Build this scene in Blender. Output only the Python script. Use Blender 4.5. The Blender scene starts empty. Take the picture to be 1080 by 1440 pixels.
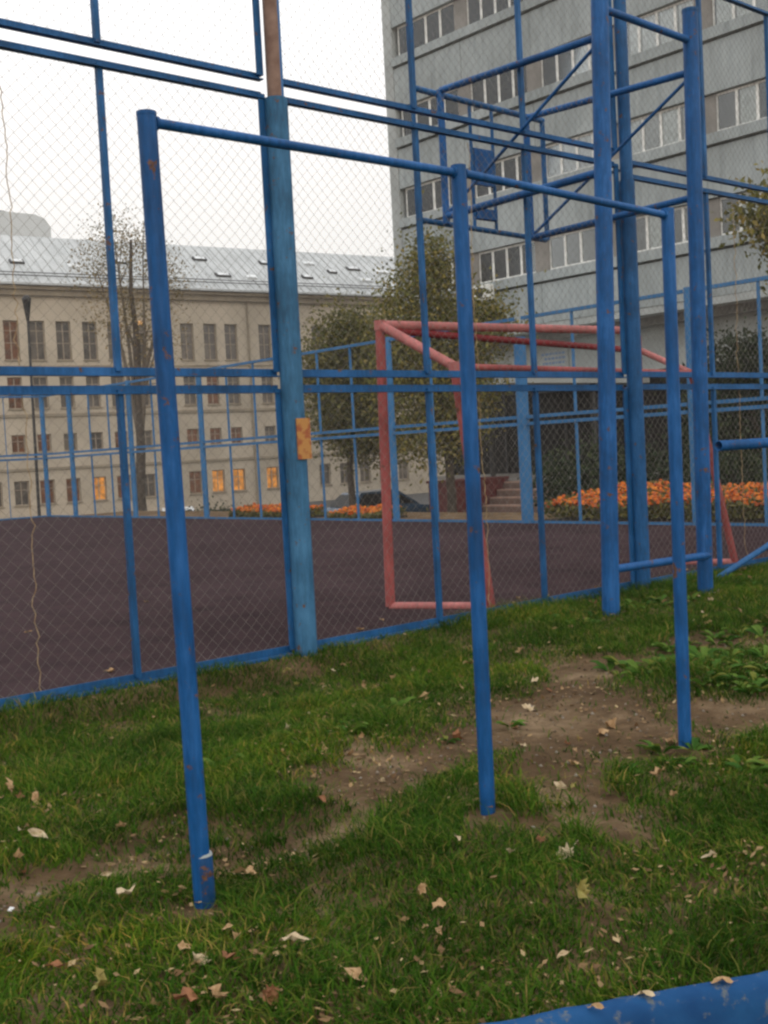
import bpy, math, random
import numpy as np
from mathutils import Vector, Matrix, noise as mnoise

random.seed(7); rng = np.random.default_rng(7)
S = bpy.context.scene
col = S.collection

# ------------------------------------------------------------------ camera
# world axes: X along the near fence (away to the right), Y across the court (away to the left)
TH, PITCH, ROLL, EYE, FPX = 0.853896, 0.050463, 0.053273, 1.10, 1640.0
right0 = Vector((math.sin(TH), -math.cos(TH), 0)); fwd0 = Vector((math.cos(TH), math.sin(TH), 0)); up0 = Vector((0, 0, 1))
fwd = fwd0 * math.cos(PITCH) - up0 * math.sin(PITCH)
down = -fwd0 * math.sin(PITCH) - up0 * math.cos(PITCH)
rgt = right0 * math.cos(ROLL) + down * math.sin(ROLL)
dwn = -right0 * math.sin(ROLL) + down * math.cos(ROLL)
cam_d = bpy.data.cameras.new('camera'); cam = bpy.data.objects.new('camera', cam_d); col.objects.link(cam)
M3 = Matrix((rgt, -dwn, -fwd)).transposed()
cam.matrix_world = Matrix.Translation((0, 0, EYE)) @ M3.to_4x4()
cam_d.sensor_fit = 'VERTICAL'; cam_d.sensor_height = 36.0; cam_d.lens = FPX / 1440 * 36.0
cam_d.clip_start = 0.05; cam_d.clip_end = 2000
S.camera = cam

# ------------------------------------------------------------------ sky, sun, exposure
SUN_EL, SUN_AZ = math.radians(14), math.radians(200)
w = bpy.data.worlds.new('World'); S.world = w; w.use_nodes = True
nt = w.node_tree; nt.nodes.clear()
def nn(nt, t, **kw):
    n = nt.nodes.new(t)
    for k, v in kw.items(): setattr(n, k, v)
    return n
wo = nn(nt, 'ShaderNodeOutputWorld'); bg = nn(nt, 'ShaderNodeBackground')
sky = nn(nt, 'ShaderNodeTexSky', sky_type='NISHITA'); sky.sun_disc = False
sky.sun_elevation = SUN_EL; sky.sun_rotation = SUN_AZ; sky.dust_density = 4.0; sky.air_density = 1.0
sc_ = nn(nt, 'ShaderNodeVectorMath', operation='SCALE'); sc_.inputs[3].default_value = 0.06
nt.links.new(sky.outputs[0], sc_.inputs[0])
tc = nn(nt, 'ShaderNodeTexCoord'); sep = nn(nt, 'ShaderNodeSeparateXYZ'); nt.links.new(tc.outputs['Generated'], sep.inputs[0])
rp = nn(nt, 'ShaderNodeValToRGB'); el = rp.color_ramp.elements      # overcast cloud: warm and dimmer at the horizon, whiter above
el[0].position = 0.0; el[0].color = (0.62, 0.55, 0.48, 1)
el[1].position = 1.0; el[1].color = (1.55, 1.55, 1.56, 1)
e = el.new(0.17); e.color = (0.97, 0.94, 0.90, 1)
e = el.new(0.27); e.color = (1.08, 1.05, 1.02, 1)
e = el.new(0.42); e.color = (1.38, 1.37, 1.36, 1)
nt.links.new(sep.outputs['Z'], rp.inputs[0])
# soft cloud unevenness
cn = nn(nt, 'ShaderNodeTexNoise'); cn.inputs['Scale'].default_value = 2.2; cn.inputs['Detail'].default_value = 4
nt.links.new(tc.outputs['Generated'], cn.inputs['Vector'])
cm = nn(nt, 'ShaderNodeMapRange'); cm.inputs['To Min'].default_value = 0.9; cm.inputs['To Max'].default_value = 1.1
nt.links.new(cn.outputs[0], cm.inputs['Value'])
cs = nn(nt, 'ShaderNodeVectorMath', operation='SCALE'); nt.links.new(rp.outputs[0], cs.inputs[0]); nt.links.new(cm.outputs[0], cs.inputs[3])
mx = nn(nt, 'ShaderNodeMix', data_type='RGBA'); mx.inputs[0].default_value = 0.86
nt.links.new(sc_.outputs[0], mx.inputs[6]); nt.links.new(cs.outputs[0], mx.inputs[7])
nt.links.new(mx.outputs[2], bg.inputs[0]); bg.inputs[1].default_value = 1.2
nt.links.new(bg.outputs[0], wo.inputs[0])
sl = bpy.data.lights.new('sun', 'SUN'); sl.energy = 0.5; sl.angle = math.radians(30); sl.color = (1.0, 0.93, 0.84)
so = bpy.data.objects.new('sun', sl); col.objects.link(so)
az = SUN_AZ; sd = Vector((math.sin(az) * math.cos(SUN_EL), math.cos(az) * math.cos(SUN_EL), math.sin(SUN_EL)))
so.rotation_euler = sd.to_track_quat('Z', 'Y').to_euler()
S.view_settings.view_transform = 'Standard'; S.view_settings.look = 'None'
S.view_settings.exposure = 0.0; S.view_settings.gamma = 1.0; S.view_settings.use_curve_mapping = False
S.render.film_transparent = False
S.cycles.filter_width = 2.5
S.cycles.max_bounces = 6; S.cycles.transparent_max_bounces = 16
S.cycles.use_denoising = True

# ------------------------------------------------------------------ materials
def newmat(name):
    m = bpy.data.materials.new(name); m.use_nodes = True
    t = m.node_tree; t.nodes.clear()
    o = nn(t, 'ShaderNodeOutputMaterial'); p = nn(t, 'ShaderNodeBsdfPrincipled')
    t.links.new(p.outputs[0], o.inputs[0])
    return m, t, p, o
def tex_noise(t, scale, detail=4, rough=.55, vec=None):
    n = nn(t, 'ShaderNodeTexNoise'); n.inputs['Scale'].default_value = scale
    n.inputs['Detail'].default_value = detail; n.inputs['Roughness'].default_value = rough
    if vec is None:
        c = nn(t, 'ShaderNodeNewGeometry'); vec = c.outputs['Position']
    t.links.new(vec, n.inputs['Vector'])
    return n
def ramp(t, fac, stops):
    r = nn(t, 'ShaderNodeValToRGB'); els = r.color_ramp.elements
    while len(els) < len(stops): els.new(0.5)
    for e_, (p_, c_) in zip(els, stops): e_.position = p_; e_.color = (*c_, 1)
    t.links.new(fac, r.inputs[0]); return r
def mixc(t, fac, c1, c2):
    m = nn(t, 'ShaderNodeMix', data_type='RGBA')
    for i, c in ((6, c1), (7, c2)):
        if hasattr(c, 'node'): t.links.new(c, m.inputs[i])
        else: m.inputs[i].default_value = (*c, 1)
    if hasattr(fac, 'node'): t.links.new(fac, m.inputs[0])
    else: m.inputs[0].default_value = fac
    return m.outputs[2]
def bump(t, p, h, strength=.3, dist=.01):
    b_ = nn(t, 'ShaderNodeBump'); b_.inputs['Strength'].default_value = strength; b_.inputs['Distance'].default_value = dist
    t.links.new(h, b_.inputs['Height']); t.links.new(b_.outputs[0], p.inputs['Normal'])
def simple(name, c1, c2=None, scale=6, rough=.7, bumps=0, bscale=None, metal=0, lo=.35, hi=.65, spec=.4, bdist=.01):
    m, t, p, o = newmat(name)
    n = tex_noise(t, scale)
    if c2 is None: c2 = tuple(x * .75 for x in c1)
    r = ramp(t, n.outputs[0], [(lo, c2), (hi, c1)])
    t.links.new(r.outputs[0], p.inputs['Base Color'])
    p.inputs['Roughness'].default_value = rough; p.inputs['Metallic'].default_value = metal
    p.inputs['Specular IOR Level'].default_value = spec
    if bumps:
        n2 = tex_noise(t, bscale or scale * 4); bump(t, p, n2.outputs[0], bumps, bdist)
    return m
def paint(name, c, rust_amt=.30, fade=.25, rough=.42, fine=18):
    """old brushed oil paint: fading, fine grime, rust-brown chips"""
    m, t, p, o = newmat(name)
    n1 = tex_noise(t, 3.5, 5); n2 = tex_noise(t, fine, 6, .7); n3 = tex_noise(t, 70, 3)
    light = tuple(min(1, x * (1 + fade) + .03 * fade) for x in c); dark = tuple(x * (1 - fade) for x in c)
    mp = nn(t, 'ShaderNodeMapping'); mp.inputs['Scale'].default_value = (1, 1, .16); gg = nn(t, 'ShaderNodeNewGeometry'); t.links.new(gg.outputs['Position'], mp.inputs[0])
    ns = tex_noise(t, 60, 4, .7, mp.outputs[0])
    mxn = nn(t, 'ShaderNodeMath', operation='MULTIPLY_ADD'); mxn.inputs[1].default_value = .45; t.links.new(ns.outputs[0], mxn.inputs[0])
    hf = nn(t, 'ShaderNodeMath', operation='MULTIPLY'); hf.inputs[1].default_value = .55; t.links.new(n1.outputs[0], hf.inputs[0]); t.links.new(hf.outputs[0], mxn.inputs[2])
    r1 = ramp(t, mxn.outputs[0], [(.34, dark), (.5, c), (.66, light)])
    rm = ramp(t, n2.outputs[0], [(1 - rust_amt - .02, (0, 0, 0)), (1 - rust_amt + .02, (1, 1, 1))])
    rc = ramp(t, n3.outputs[0], [(.3, (.06, .028, .016)), (.7, (.16, .075, .035))])
    t.links.new(mixc(t, rm.outputs[0], r1.outputs[0], rc.outputs[0]), p.inputs['Base Color'])
    rr = nn(t, 'ShaderNodeMapRange'); rr.inputs['To Min'].default_value = rough - .1; rr.inputs['To Max'].default_value = rough + .22
    t.links.new(n2.outputs[0], rr.inputs['Value']); t.links.new(rr.outputs[0], p.inputs['Roughness'])
    p.inputs['Specular IOR Level'].default_value = .28
    n4 = tex_noise(t, 130, 3); bump(t, p, n4.outputs[0], .22, .0025)
    return m
def island_mat(name, stops, rough=.6, trans=.35, spec=.3, noise_scale=0, nstops=None):
    """leaves and blades: colour differs from leaf to leaf"""
    m, t, p, o = newmat(name)
    g = nn(t, 'ShaderNodeNewGeometry')
    r = ramp(t, g.outputs['Random Per Island'], stops)
    c = r.outputs[0]
    if noise_scale:
        n = tex_noise(t, noise_scale, 3); r2 = ramp(t, n.outputs[0], nstops)
        mm = nn(t, 'ShaderNodeMix', data_type='RGBA', blend_type='MULTIPLY'); mm.inputs[0].default_value = 1
        t.links.new(c, mm.inputs[6]); t.links.new(r2.outputs[0], mm.inputs[7]); c = mm.outputs[2]
    t.links.new(c, p.inputs['Base Color']); p.inputs['Roughness'].default_value = rough
    p.inputs['Specular IOR Level'].default_value = spec
    if trans:
        tr = nn(t, 'ShaderNodeBsdfTranslucent'); t.links.new(c, tr.inputs[0])
        ms = nn(t, 'ShaderNodeMixShader'); ms.inputs[0].default_value = trans
        t.links.new(p.outputs[0], ms.inputs[1]); t.links.new(tr.outputs[0], ms.inputs[2]); t.links.new(ms.outputs[0], o.inputs[0])
    return m
def glass(name, tint=(.9, .92, .92), refl=.03):
    m, t, p, o = newmat(name); t.nodes.remove(p)
    tr = nn(t, 'ShaderNodeBsdfTransparent'); tr.inputs[0].default_value = (*tint, 1)
    gl = nn(t, 'ShaderNodeBsdfGlossy'); gl.inputs['Roughness'].default_value = .04; gl.inputs[0].default_value = (.85, .88, .9, 1)
    fr = nn(t, 'ShaderNodeFresnel'); fr.inputs[0].default_value = 1.5
    ad = nn(t, 'ShaderNodeMath', operation='ADD'); ad.inputs[1].default_value = refl; t.links.new(fr.outputs[0], ad.inputs[0])
    ms = nn(t, 'ShaderNodeMixShader'); t.links.new(ad.outputs[0], ms.inputs[0]); t.links.new(tr.outputs[0], ms.inputs[1]); t.links.new(gl.outputs[0], ms.inputs[2])
    t.links.new(ms.outputs[0], o.inputs[0]); return m
def lit(name, c, strength=1.0):
    m, t, p, o = newmat(name)
    n = tex_noise(t, 2.2, 2); r = ramp(t, n.outputs[0], [(.35, tuple(x * .35 for x in c)), (.65, c)])
    p.inputs['Base Color'].default_value = (.02, .015, .01, 1); p.inputs['Roughness'].default_value = .2
    t.links.new(r.outputs[0], p.inputs['Emission Color']); p.inputs['Emission Strength'].default_value = strength
    return m

MT = {}
MT['blue_deep'] = paint('deep blue oil paint', (.002, .070, .225), .362, .46, .50)
MT['blue'] = paint('blue oil paint', (.007, .076, .205), .362, .46, .52)
MT['blue_pale'] = paint('faded light blue paint', (.030, .118, .225), .362, .46, .6)
MT['blue_far'] = paint('veil lightened fence blue', (.036, .140, .300), .3, .2, .55)  # far fence blue, lightened so the colour itself carries the veil
MT['blue_scuffed'] = paint('scuffed dark blue paint', (.002, .045, .14), .42, .4, .6, 26)
MT['red'] = paint('faded red goal paint', (.30, .070, .065), .36, .38, .55)
MT['pink'] = paint('sun bleached pink paint', (.40, .135, .125), .36, .32, .55)
MT['dark_red'] = paint('dark red paint', (.19, .013, .016), .35, .3, .5)
MT['wire'] = simple('dull galvanised wire', (.24, .225, .20), (.14, .125, .105), 20, .6, metal=.2)
MT['rusty_wire'] = simple('yellow brown rusty wire', (.42, .32, .18), (.22, .13, .06), 30, .7)
MT['concrete'] = simple('grey facade panel', (.325, .362, .368), (.265, .297, .302), .7, .85, .15, 30)
MT['concrete2'] = simple('pale facade ledge', (.40, .425, .42), (.31, .33, .325), .8, .85, .15, 30)
m, t, p, o = newmat('rain streaked grey panel'); MT['concrete'] = m
mp = nn(t, 'ShaderNodeMapping'); mp.inputs['Scale'].default_value = (1, 1, .12); gg = nn(t, 'ShaderNodeNewGeometry'); t.links.new(gg.outputs['Position'], mp.inputs[0])
ns = tex_noise(t, 4.5, 5, .65, mp.outputs[0]); n0 = tex_noise(t, .45, 3)
b1 = ramp(t, ns.outputs[0], [(.32, (.245, .275, .28)), (.5, (.315, .350, .356)), (.7, (.36, .395, .40))]); b2 = ramp(t, n0.outputs[0], [(.35, (.86, .86, .85)), (.65, (1.08, 1.08, 1.08))])
mm = nn(t, 'ShaderNodeMix', data_type='RGBA', blend_type='MULTIPLY'); mm.inputs[0].default_value = 1
t.links.new(b1.outputs[0], mm.inputs[6]); t.links.new(b2.outputs[0], mm.inputs[7]); t.links.new(mm.outputs[2], p.inputs['Base Color']); p.inputs['Roughness'].default_value = .9
MT['core'] = simple('dark building core', (.22, .215, .20), (.15, .145, .14), 2, .9)
MT['pier'] = simple('brown grey pier', (.25, .235, .215), (.18, .17, .155), 1.5, .8)
MT['white_frame'] = simple('white window frame', (.78, .78, .75), (.62, .62, .59), 4, .5)
MT['glass'] = glass('window glass')
MT['darkglass'] = simple('dark glazing', (.014, .012, .011), (.008, .007, .007), 1.2, .4, spec=.12)
MT['curtain'] = simple('white curtain', (.90, .90, .86), (.70, .70, .66), 5, .9)
MT['curtain2'] = simple('grey curtain', (.55, .55, .53), (.42, .42, .40), 5, .9)
MT['stucco'] = simple('ochre stucco', (.465, .395, .305), (.37, .315, .24), .35, .9, .2, 8)
MT['cornice'] = simple('weathered cornice', (.30, .25, .18), (.22, .18, .13), .8, .9)
MT['sheet_roof'] = simple('pale sheet metal roof', (.46, .475, .475), (.37, .385, .385), .5, .55, metal=.1)
MT['rooflight'] = simple('rooflight pane', (.7, .72, .72), (.5, .52, .53), 1, .3)
MT['dark_metal'] = simple('dark iron', (.04, .04, .042), (.025, .025, .025), 8, .5, metal=.3)
MT['brown_frame'] = simple('brown window frame', (.34, .28, .21), (.22, .17, .12), 5, .6)
MT['pane_dark'] = simple('dim window pane', (.14, .115, .09), (.05, .043, .038), .9, .2, spec=.6)
MT['pane_lit'] = lit('lit window', (.95, .36, .055), .85)
MT['pane_dim'] = lit('dimly lit window', (.26, .085, .03), .42)
MT['lamp'] = lit('ceiling lamp', (1, .93, .75), 4.0)
MT['rust_plate'] = simple('orange plate', (.42, .20, .055), (.30, .085, .03), 22, .7, .2, 60, lo=.4, hi=.5)
MT['bark'] = simple('bark', (.085, .065, .048), (.04, .031, .024), 9, .9, .6, 24)
MT['bark_grey'] = simple('grey brown bark', (.15, .12, .09), (.09, .072, .055), 9, .9, .5, 24)
MT['brick_step'] = simple('reddish stone step', (.38, .25, .19), (.28, .18, .14), 4, .85, .2, 30)
MT['step_riser'] = simple('dark stone riser', (.17, .11, .09), (.12, .08, .065), 4, .9)
MT['granite'] = simple('dark red granite', (.12, .022, .022), (.07, .014, .014), 12, .45)
MT['tyre'] = simple('tyre rubber', (.02, .02, .02), (.012, .012, .012), 20, .8)
MT['rim'] = simple('wheel rim', (.45, .45, .46), (.35, .35, .36), 12, .35, metal=.7)
MT['car_blue'] = simple('dark blue car paint', (.025, .06, .11), (.02, .05, .09), 2, .25, spec=.6)
MT['car_white'] = simple('white car paint', (.72, .74, .75), (.66, .68, .69), 2, .25, spec=.6)
MT['asphalt'] = simple('asphalt', (.07, .068, .066), (.045, .045, .045), 3, .9, .3, 120)
MT['soil_bed'] = simple('dark bed soil', (.05, .035, .025), (.03, .022, .016), 6, .95, .6, 40)
MT['paper'] = simple('white paper scrap', (.75, .75, .73), (.6, .6, .58), 30, .8)
MT['far_wall'] = simple('sky faded far wall', (.52, .54, .54), (.46, .48, .48), .2, .9)  # light grey puts the fading into the sky into the wall colour
MT['blue_text'] = simple('blue lettering paint', (.16, .25, .42), (.13, .2, .36), 6, .7)
# worn two-tone upper post: paint left on one side only
m, t, p, o = newmat('half bare rusty post'); MT['rust_post'] = m
g = nn(t, 'ShaderNodeNewGeometry'); sp = nn(t, 'ShaderNodeSeparateXYZ'); t.links.new(g.outputs['Normal'], sp.inputs[0])
n_ = tex_noise(t, 3); ad = nn(t, 'ShaderNodeMath', operation='MULTIPLY_ADD'); ad.inputs[1].default_value = .5
t.links.new(n_.outputs[0], ad.inputs[0]); t.links.new(sp.outputs['X'], ad.inputs[2])
r_ = ramp(t, ad.outputs[0], [(.34, (0, 0, 0)), (.44, (1, 1, 1))]); n2_ = tex_noise(t, 14)
rr_ = ramp(t, n2_.outputs[0], [(.3, (.13, .068, .045)), (.7, (.24, .15, .11))])
t.links.new(mixc(t, r_.outputs[0], rr_.outputs[0], (.03, .14, .34)), p.inputs['Base Color']); p.inputs['Roughness'].default_value = .7
# kerb: worn blue paint over concrete
m, t, p, o = newmat('worn blue kerb paint'); MT['kerb'] = m
n_ = tex_noise(t, 22, 6, .7); n2_ = tex_noise(t, 5, 4)
base = ramp(t, n2_.outputs[0], [(.3, (.008, .045, .135)), (.55, (.016, .080, .205)), (.72, (.06, .16, .29))])
wear = ramp(t, n_.outputs[0], [(.55, (0, 0, 0)), (.62, (1, 1, 1))])
t.links.new(mixc(t, wear.outputs[0], base.outputs[0], (.10, .12, .14)), p.inputs['Base Color']); p.inputs['Roughness'].default_value = .75; p.inputs['Specular IOR Level'].default_value = .1
bump(t, p, n_.outputs[0], .5, .006)
# court rubber
m, t, p, o = newmat('brown rubber court'); MT['court'] = m
n_ = tex_noise(t, .55, 5, .6); n2_ = tex_noise(t, 160, 2); n3_ = tex_noise(t, 3.2, 5, .7)
b1 = ramp(t, n_.outputs[0], [(.3, (.034, .021, .023)), (.7, (.052, .033, .036))])
b2 = ramp(t, n3_.outputs[0], [(.3, (.62, .62, .64)), (.5, (1, 1, 1)), (.72, (1.3, 1.26, 1.22))])
mm = nn(t, 'ShaderNodeMix', data_type='RGBA', blend_type='MULTIPLY'); mm.inputs[0].default_value = 1
t.links.new(b1.outputs[0], mm.inputs[6]); t.links.new(b2.outputs[0], mm.inputs[7])
t.links.new(mm.outputs[2], p.inputs['Base Color']); p.inputs['Roughness'].default_value = .97; p.inputs['Specular IOR Level'].default_value = .03
bump(t, p, n2_.outputs[0], .4, .004)
# soil
m, t, p, o = newmat('trodden soil'); MT['soil'] = m
n_ = tex_noise(t, 2.1, 6, .65); n2_ = tex_noise(t, 60, 5, .7); n3_ = tex_noise(t, 14, 5, .6)
b1 = ramp(t, n_.outputs[0], [(.3, (.080, .047, .022)), (.52, (.145, .092, .048)), (.68, (.28, .195, .115))])
b2 = ramp(t, n3_.outputs[0], [(.3, (.65, .63, .6)), (.7, (1.15, 1.15, 1.15))])
mm = nn(t, 'ShaderNodeMix', data_type='RGBA', blend_type='MULTIPLY'); mm.inputs[0].default_value = 1
t.links.new(b1.outputs[0], mm.inputs[6]); t.links.new(b2.outputs[0], mm.inputs[7]); t.links.new(mm.outputs[2], p.inputs['Base Color'])
p.inputs['Roughness'].default_value = .95; p.inputs['Specular IOR Level'].default_value = .15
bump(t, p, n2_.outputs[0], 1.0, .02)
MT['grass'] = island_mat('grass blades', [(0, (.016, .047, .005)), (.38, (.040, .105, .009)), (.76, (.082, .157, .014)), (.90, (.17, .19, .030)), (1, (.32, .22, .075))], .7, .3, .04,
                         1.3, [(.32, (.50, .60, .5)), (.52, (1, 1, 1)), (.70, (1.45, 1.22, .9))])
MT['weed'] = island_mat('broad weed leaves', [(0, (.035, .10, .012)), (.5, (.065, .150, .018)), (.85, (.12, .19, .028)), (1, (.22, .20, .04))], .65, .3, .12)
MT['litter'] = island_mat('dry leaf litter', [(0, (.11, .055, .022)), (.4, (.20, .115, .05)), (.8, (.32, .21, .10)), (1, (.44, .33, .17))], .75, .15)
MT['leaf_tan'] = simple('tan dry leaf', (.40, .26, .13), (.26, .15, .065), 25, .75)
MT['leaf_brown'] = simple('russet dry leaf', (.26, .11, .045), (.15, .06, .025), 25, .75)
MT['leaf_pale'] = simple('pale underside leaf', (.52, .42, .28), (.38, .28, .16), 25, .8)
MT['leaf_yellow'] = simple('yellow green leaf', (.30, .27, .07), (.22, .17, .045), 25, .7)
MT['foliage_ochre'] = island_mat('ochre green foliage', [(0, (.058, .066, .016)), (.4, (.135, .138, .030)), (.8, (.235, .20, .045)), (1, (.34, .25, .065))], .7, .25)
MT['foliage_olive'] = island_mat('olive foliage', [(0, (.056, .064, .018)), (.5, (.125, .125, .034)), (1, (.235, .195, .055))], .7, .25)
MT['foliage_dark'] = island_mat('dark green foliage', [(0, (.010, .020, .006)), (.6, (.022, .038, .011)), (1, (.048, .062, .018))], .7, .2)
MT['foliage_thin'] = island_mat('thin autumn foliage', [(0, (.10, .085, .03)), (.6, (.20, .15, .055)), (1, (.32, .21, .08))], .7, .3)
MT['petals'] = island_mat('orange petals', [(0, (.40, .06, .003)), (.5, (.60, .125, .005)), (1, (.74, .23, .012))], .6, .2)

# ------------------------------------------------------------------ mesh helpers
class MB:
    def __init__(s): s.v = []; s.f = []
    def add(s, vs, fs):
        k = len(s.v); s.v += [tuple(v) for v in vs]; s.f += [tuple(i + k for i in f) for f in fs]; return s
    def box(s, x0, x1, y0, y1, z0, z1):
        return s.add([(x0, y0, z0), (x1, y0, z0), (x1, y1, z0), (x0, y1, z0), (x0, y0, z1), (x1, y0, z1), (x1, y1, z1), (x0, y1, z1)],
                     [(0, 3, 2, 1), (4, 5, 6, 7), (0, 1, 5, 4), (1, 2, 6, 5), (2, 3, 7, 6), (3, 0, 4, 7)])
    def tube(s, pts, rad, n=14, cap=True):
        pts = [Vector(p_) for p_ in pts]; rads = rad if isinstance(rad, (list, tuple)) else [rad] * len(pts)
        rings = []; prev = None; vs = []; fs = []
        for i, p_ in enumerate(pts):
            d = (pts[min(i + 1, len(pts) - 1)] - pts[max(i - 1, 0)]).normalized()
            if prev is None:
                u = d.orthogonal().normalized() if abs(d.z) < .9 else Vector((1, 0, 0)).cross(d).normalized()
            else: u = (prev - d * prev.dot(d)).normalized()
            prev = u; v_ = d.cross(u)
            for k in range(n):
                a_ = 2 * math.pi * k / n; vs.append(p_ + (u * math.cos(a_) + v_ * math.sin(a_)) * rads[i])
        for i in range(len(pts) - 1):
            for k in range(n): fs.append((i * n + k, i * n + (k + 1) % n, (i + 1) * n + (k + 1) % n, (i + 1) * n + k))
        if cap:
            k0 = len(vs); vs += vs[:n]; fs.append(tuple(range(k0 + n - 1, k0 - 1, -1)))
            k1 = len(vs); vs += vs[(len(pts) - 1) * n:len(pts) * n]; fs.append(tuple(range(k1, k1 + n)))
        return s.add(vs, fs)
    def prism(s, p0, p1, prof, up=(0, 0, 1)):
        """extrude a 2D outline (side, up) from p0 to p1"""
        p0 = Vector(p0); p1 = Vector(p1); d = (p1 - p0).normalized(); up = Vector(up)
        if abs(d.dot(up)) > .95: up = Vector((0, 1, 0))
        sd_ = d.cross(up).normalized(); u = sd_.cross(d); n = len(prof)
        vs = [p_ + sd_ * a_ + u * b_ for p_ in (p0, p1) for a_, b_ in prof]
        fs = [(i, (i + 1) % n, n + (i + 1) % n, n + i) for i in range(n)] + [tuple(range(n - 1, -1, -1)), tuple(range(n, 2 * n))]
        return s.add(vs, fs)
    def build(s, name, mat, parent=None, smooth=False, local=False):
        me = bpy.data.meshes.new(name)
        off = Vector((0, 0, 0))
        q = parent
        while q is not None and not local:
            off = off + q.location; q = q.parent
        me.from_pydata([Vector(v) - off for v in s.v], [], s.f); me.update()
        if smooth:
            me.polygons.foreach_set('use_smooth', [len(p_.vertices) == 4 for p_ in me.polygons])
        me.materials.append(MT[mat] if isinstance(mat, str) else mat)
        o_ = bpy.data.objects.new(name, me); col.objects.link(o_); o_.parent = parent
        return o_
def tag(o_, label=None, cat=None, group=None, kind=None):
    if label: o_['label'] = label
    if cat: o_['category'] = cat
    if group: o_['group'] = group
    if kind: o_['kind'] = kind
    return o_
def thing(name, loc, label, cat, group=None, rz=0):
    o_ = bpy.data.objects.new(name, None); o_.empty_display_size = .1; col.objects.link(o_)
    o_.location = loc; o_.rotation_euler = (0, 0, rz); return tag(o_, label, cat, group)
def npmesh(name, V, F4=None, F3=None, mat=None, parent=None):
    me = bpy.data.meshes.new(name); V = np.asarray(V, dtype=np.float32)
    if parent is not None: V = V - np.array(parent.location, dtype=np.float32)
    me.vertices.add(len(V)); me.vertices.foreach_set('co', V.ravel())
    parts = []; starts = []; k = 0
    for F in (F4, F3):
        if F is None or len(F) == 0: continue
        F = np.asarray(F, dtype=np.int32); c = F.shape[1]
        parts.append(F.ravel()); starts.append(np.arange(len(F)) * c + k); k += F.size
    L = np.concatenate(parts); st = np.concatenate(starts)
    me.loops.add(len(L)); me.loops.foreach_set('vertex_index', L)
    me.polygons.add(len(st)); me.polygons.foreach_set('loop_start', st.astype(np.int32))
    me.update(calc_edges=True); me.validate()
    me.materials.append(MT[mat])
    o_ = bpy.data.objects.new(name, me); col.objects.link(o_); o_.parent = parent
    return o_
def vnoise(x, y, sc, seed=0):
    """smooth value noise on arrays"""
    x = np.asarray(x) * sc + seed * 17.3; y = np.asarray(y) * sc + seed * 9.1
    xi = np.floor(x).astype(int); yi = np.floor(y).astype(int); fx = x - xi; fy = y - yi
    h = lambda i, j: ((np.sin(i * 127.1 + j * 311.7 + seed * 74.7) * 43758.5453) % 1.0)
    fx = fx * fx * (3 - 2 * fx); fy = fy * fy * (3 - 2 * fy)
    return (h(xi, yi) * (1 - fx) + h(xi + 1, yi) * fx) * (1 - fy) + (h(xi, yi + 1) * (1 - fx) + h(xi + 1, yi + 1) * fx) * fy
def sstep(x, e0, e1):
    t_ = np.clip((np.asarray(x, dtype=float) - e0) / (e1 - e0), 0, 1); return t_ * t_ * (3 - 2 * t_)

# ------------------------------------------------------------------ terrain
FENCE_Y, COURT_X, COURT_Y = 5.25, 12.2, 26.1
def terrain(x, y):
    x = np.asarray(x, dtype=float); y = np.asarray(y, dtype=float)
    fall = -1.35 * sstep(x, 14.2, 22) - .75 * sstep(y, 26.5, 35)
    near = (1 - sstep(x, 9.5, 11)) * (1 - sstep(y, 4.9, 5.2))
    und = (vnoise(x, y, .9, 1) - .5) * .05 + (vnoise(x, y, 3.1, 2) - .5) * .028 + (vnoise(x, y, 9, 3) - .5) * .012
    worn = soil_mask(x, y)
    return fall + near * (und - .02 * worn) * sstep(x, -2, 0) - near * .085 * sstep(y, 3.4, 4.9) * (1 - sstep(x, 3.2, 5.5))
def soil_mask(x, y):
    """1 where the ground under the bars is trodden bare"""
    x = np.asarray(x, dtype=float); y = np.asarray(y, dtype=float)
    wx = x + (vnoise(x, y, 2.3, 5) - .5) * .45 + (vnoise(x, y, 8, 7) - .5) * .22; wy = y + (vnoise(x, y, 2.3, 6) - .5) * .45 + (vnoise(x, y, 8, 9) - .5) * .22
    m_ = np.zeros_like(wx)
    for cx_, cy_, rx, ry, an in ((1.30, 2.92, .62, .20, .05), (1.95, 2.84, .50, .15, .1), (2.72, 3.05, .50, .26, .25), (3.60, 3.10, .85, .56, .25),
                                 (4.25, 3.42, .60, .30, .35), (3.9, 2.50, .55, .25, .3), (2.98, 2.46, .46, .26, .2), (2.78, 2.16, .26, .10, 0), (5.2, 3.55, .5, .16, .2)):
        c_, s_ = math.cos(an), math.sin(an); dx = wx - cx_; dy = wy - cy_
        q = ((dx * c_ + dy * s_) / rx) ** 2 + ((-dx * s_ + dy * c_) / ry) ** 2
        m_ = np.maximum(m_, (1 - sstep(q, .35, 1.5)) * (.86 if cx_ < 2.4 else (.95 if cx_ < 3 else 1.0)))
    for cx_, cy_, r_ in ((2.66, 2.42, .16), (3.33, 2.22, .22), (3.5, 2.36, .16), (1.45, 2.36, .25)):      # tufts left at the posts
        q = ((wx - cx_) ** 2 + (wy - cy_) ** 2) / r_ ** 2
        m_ = np.minimum(m_, sstep(q, .5, 1.3))
    return m_
def grid_lines(lo, hi, dense_lo, dense_hi, d):
    a_ = list(np.arange(dense_lo, dense_hi + 1e-6, d)); st = d; x = dense_lo
    L = []; s_ = .2
    while x > lo: x -= s_; s_ *= 1.25; L.append(max(x, lo))
    Rr = []; x = dense_hi; s_ = .2
    while x < hi: x += s_; s_ = min(s_ * 1.18, 60); Rr.append(min(x, hi))
    return np.array(L[::-1] + a_ + Rr)
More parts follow.
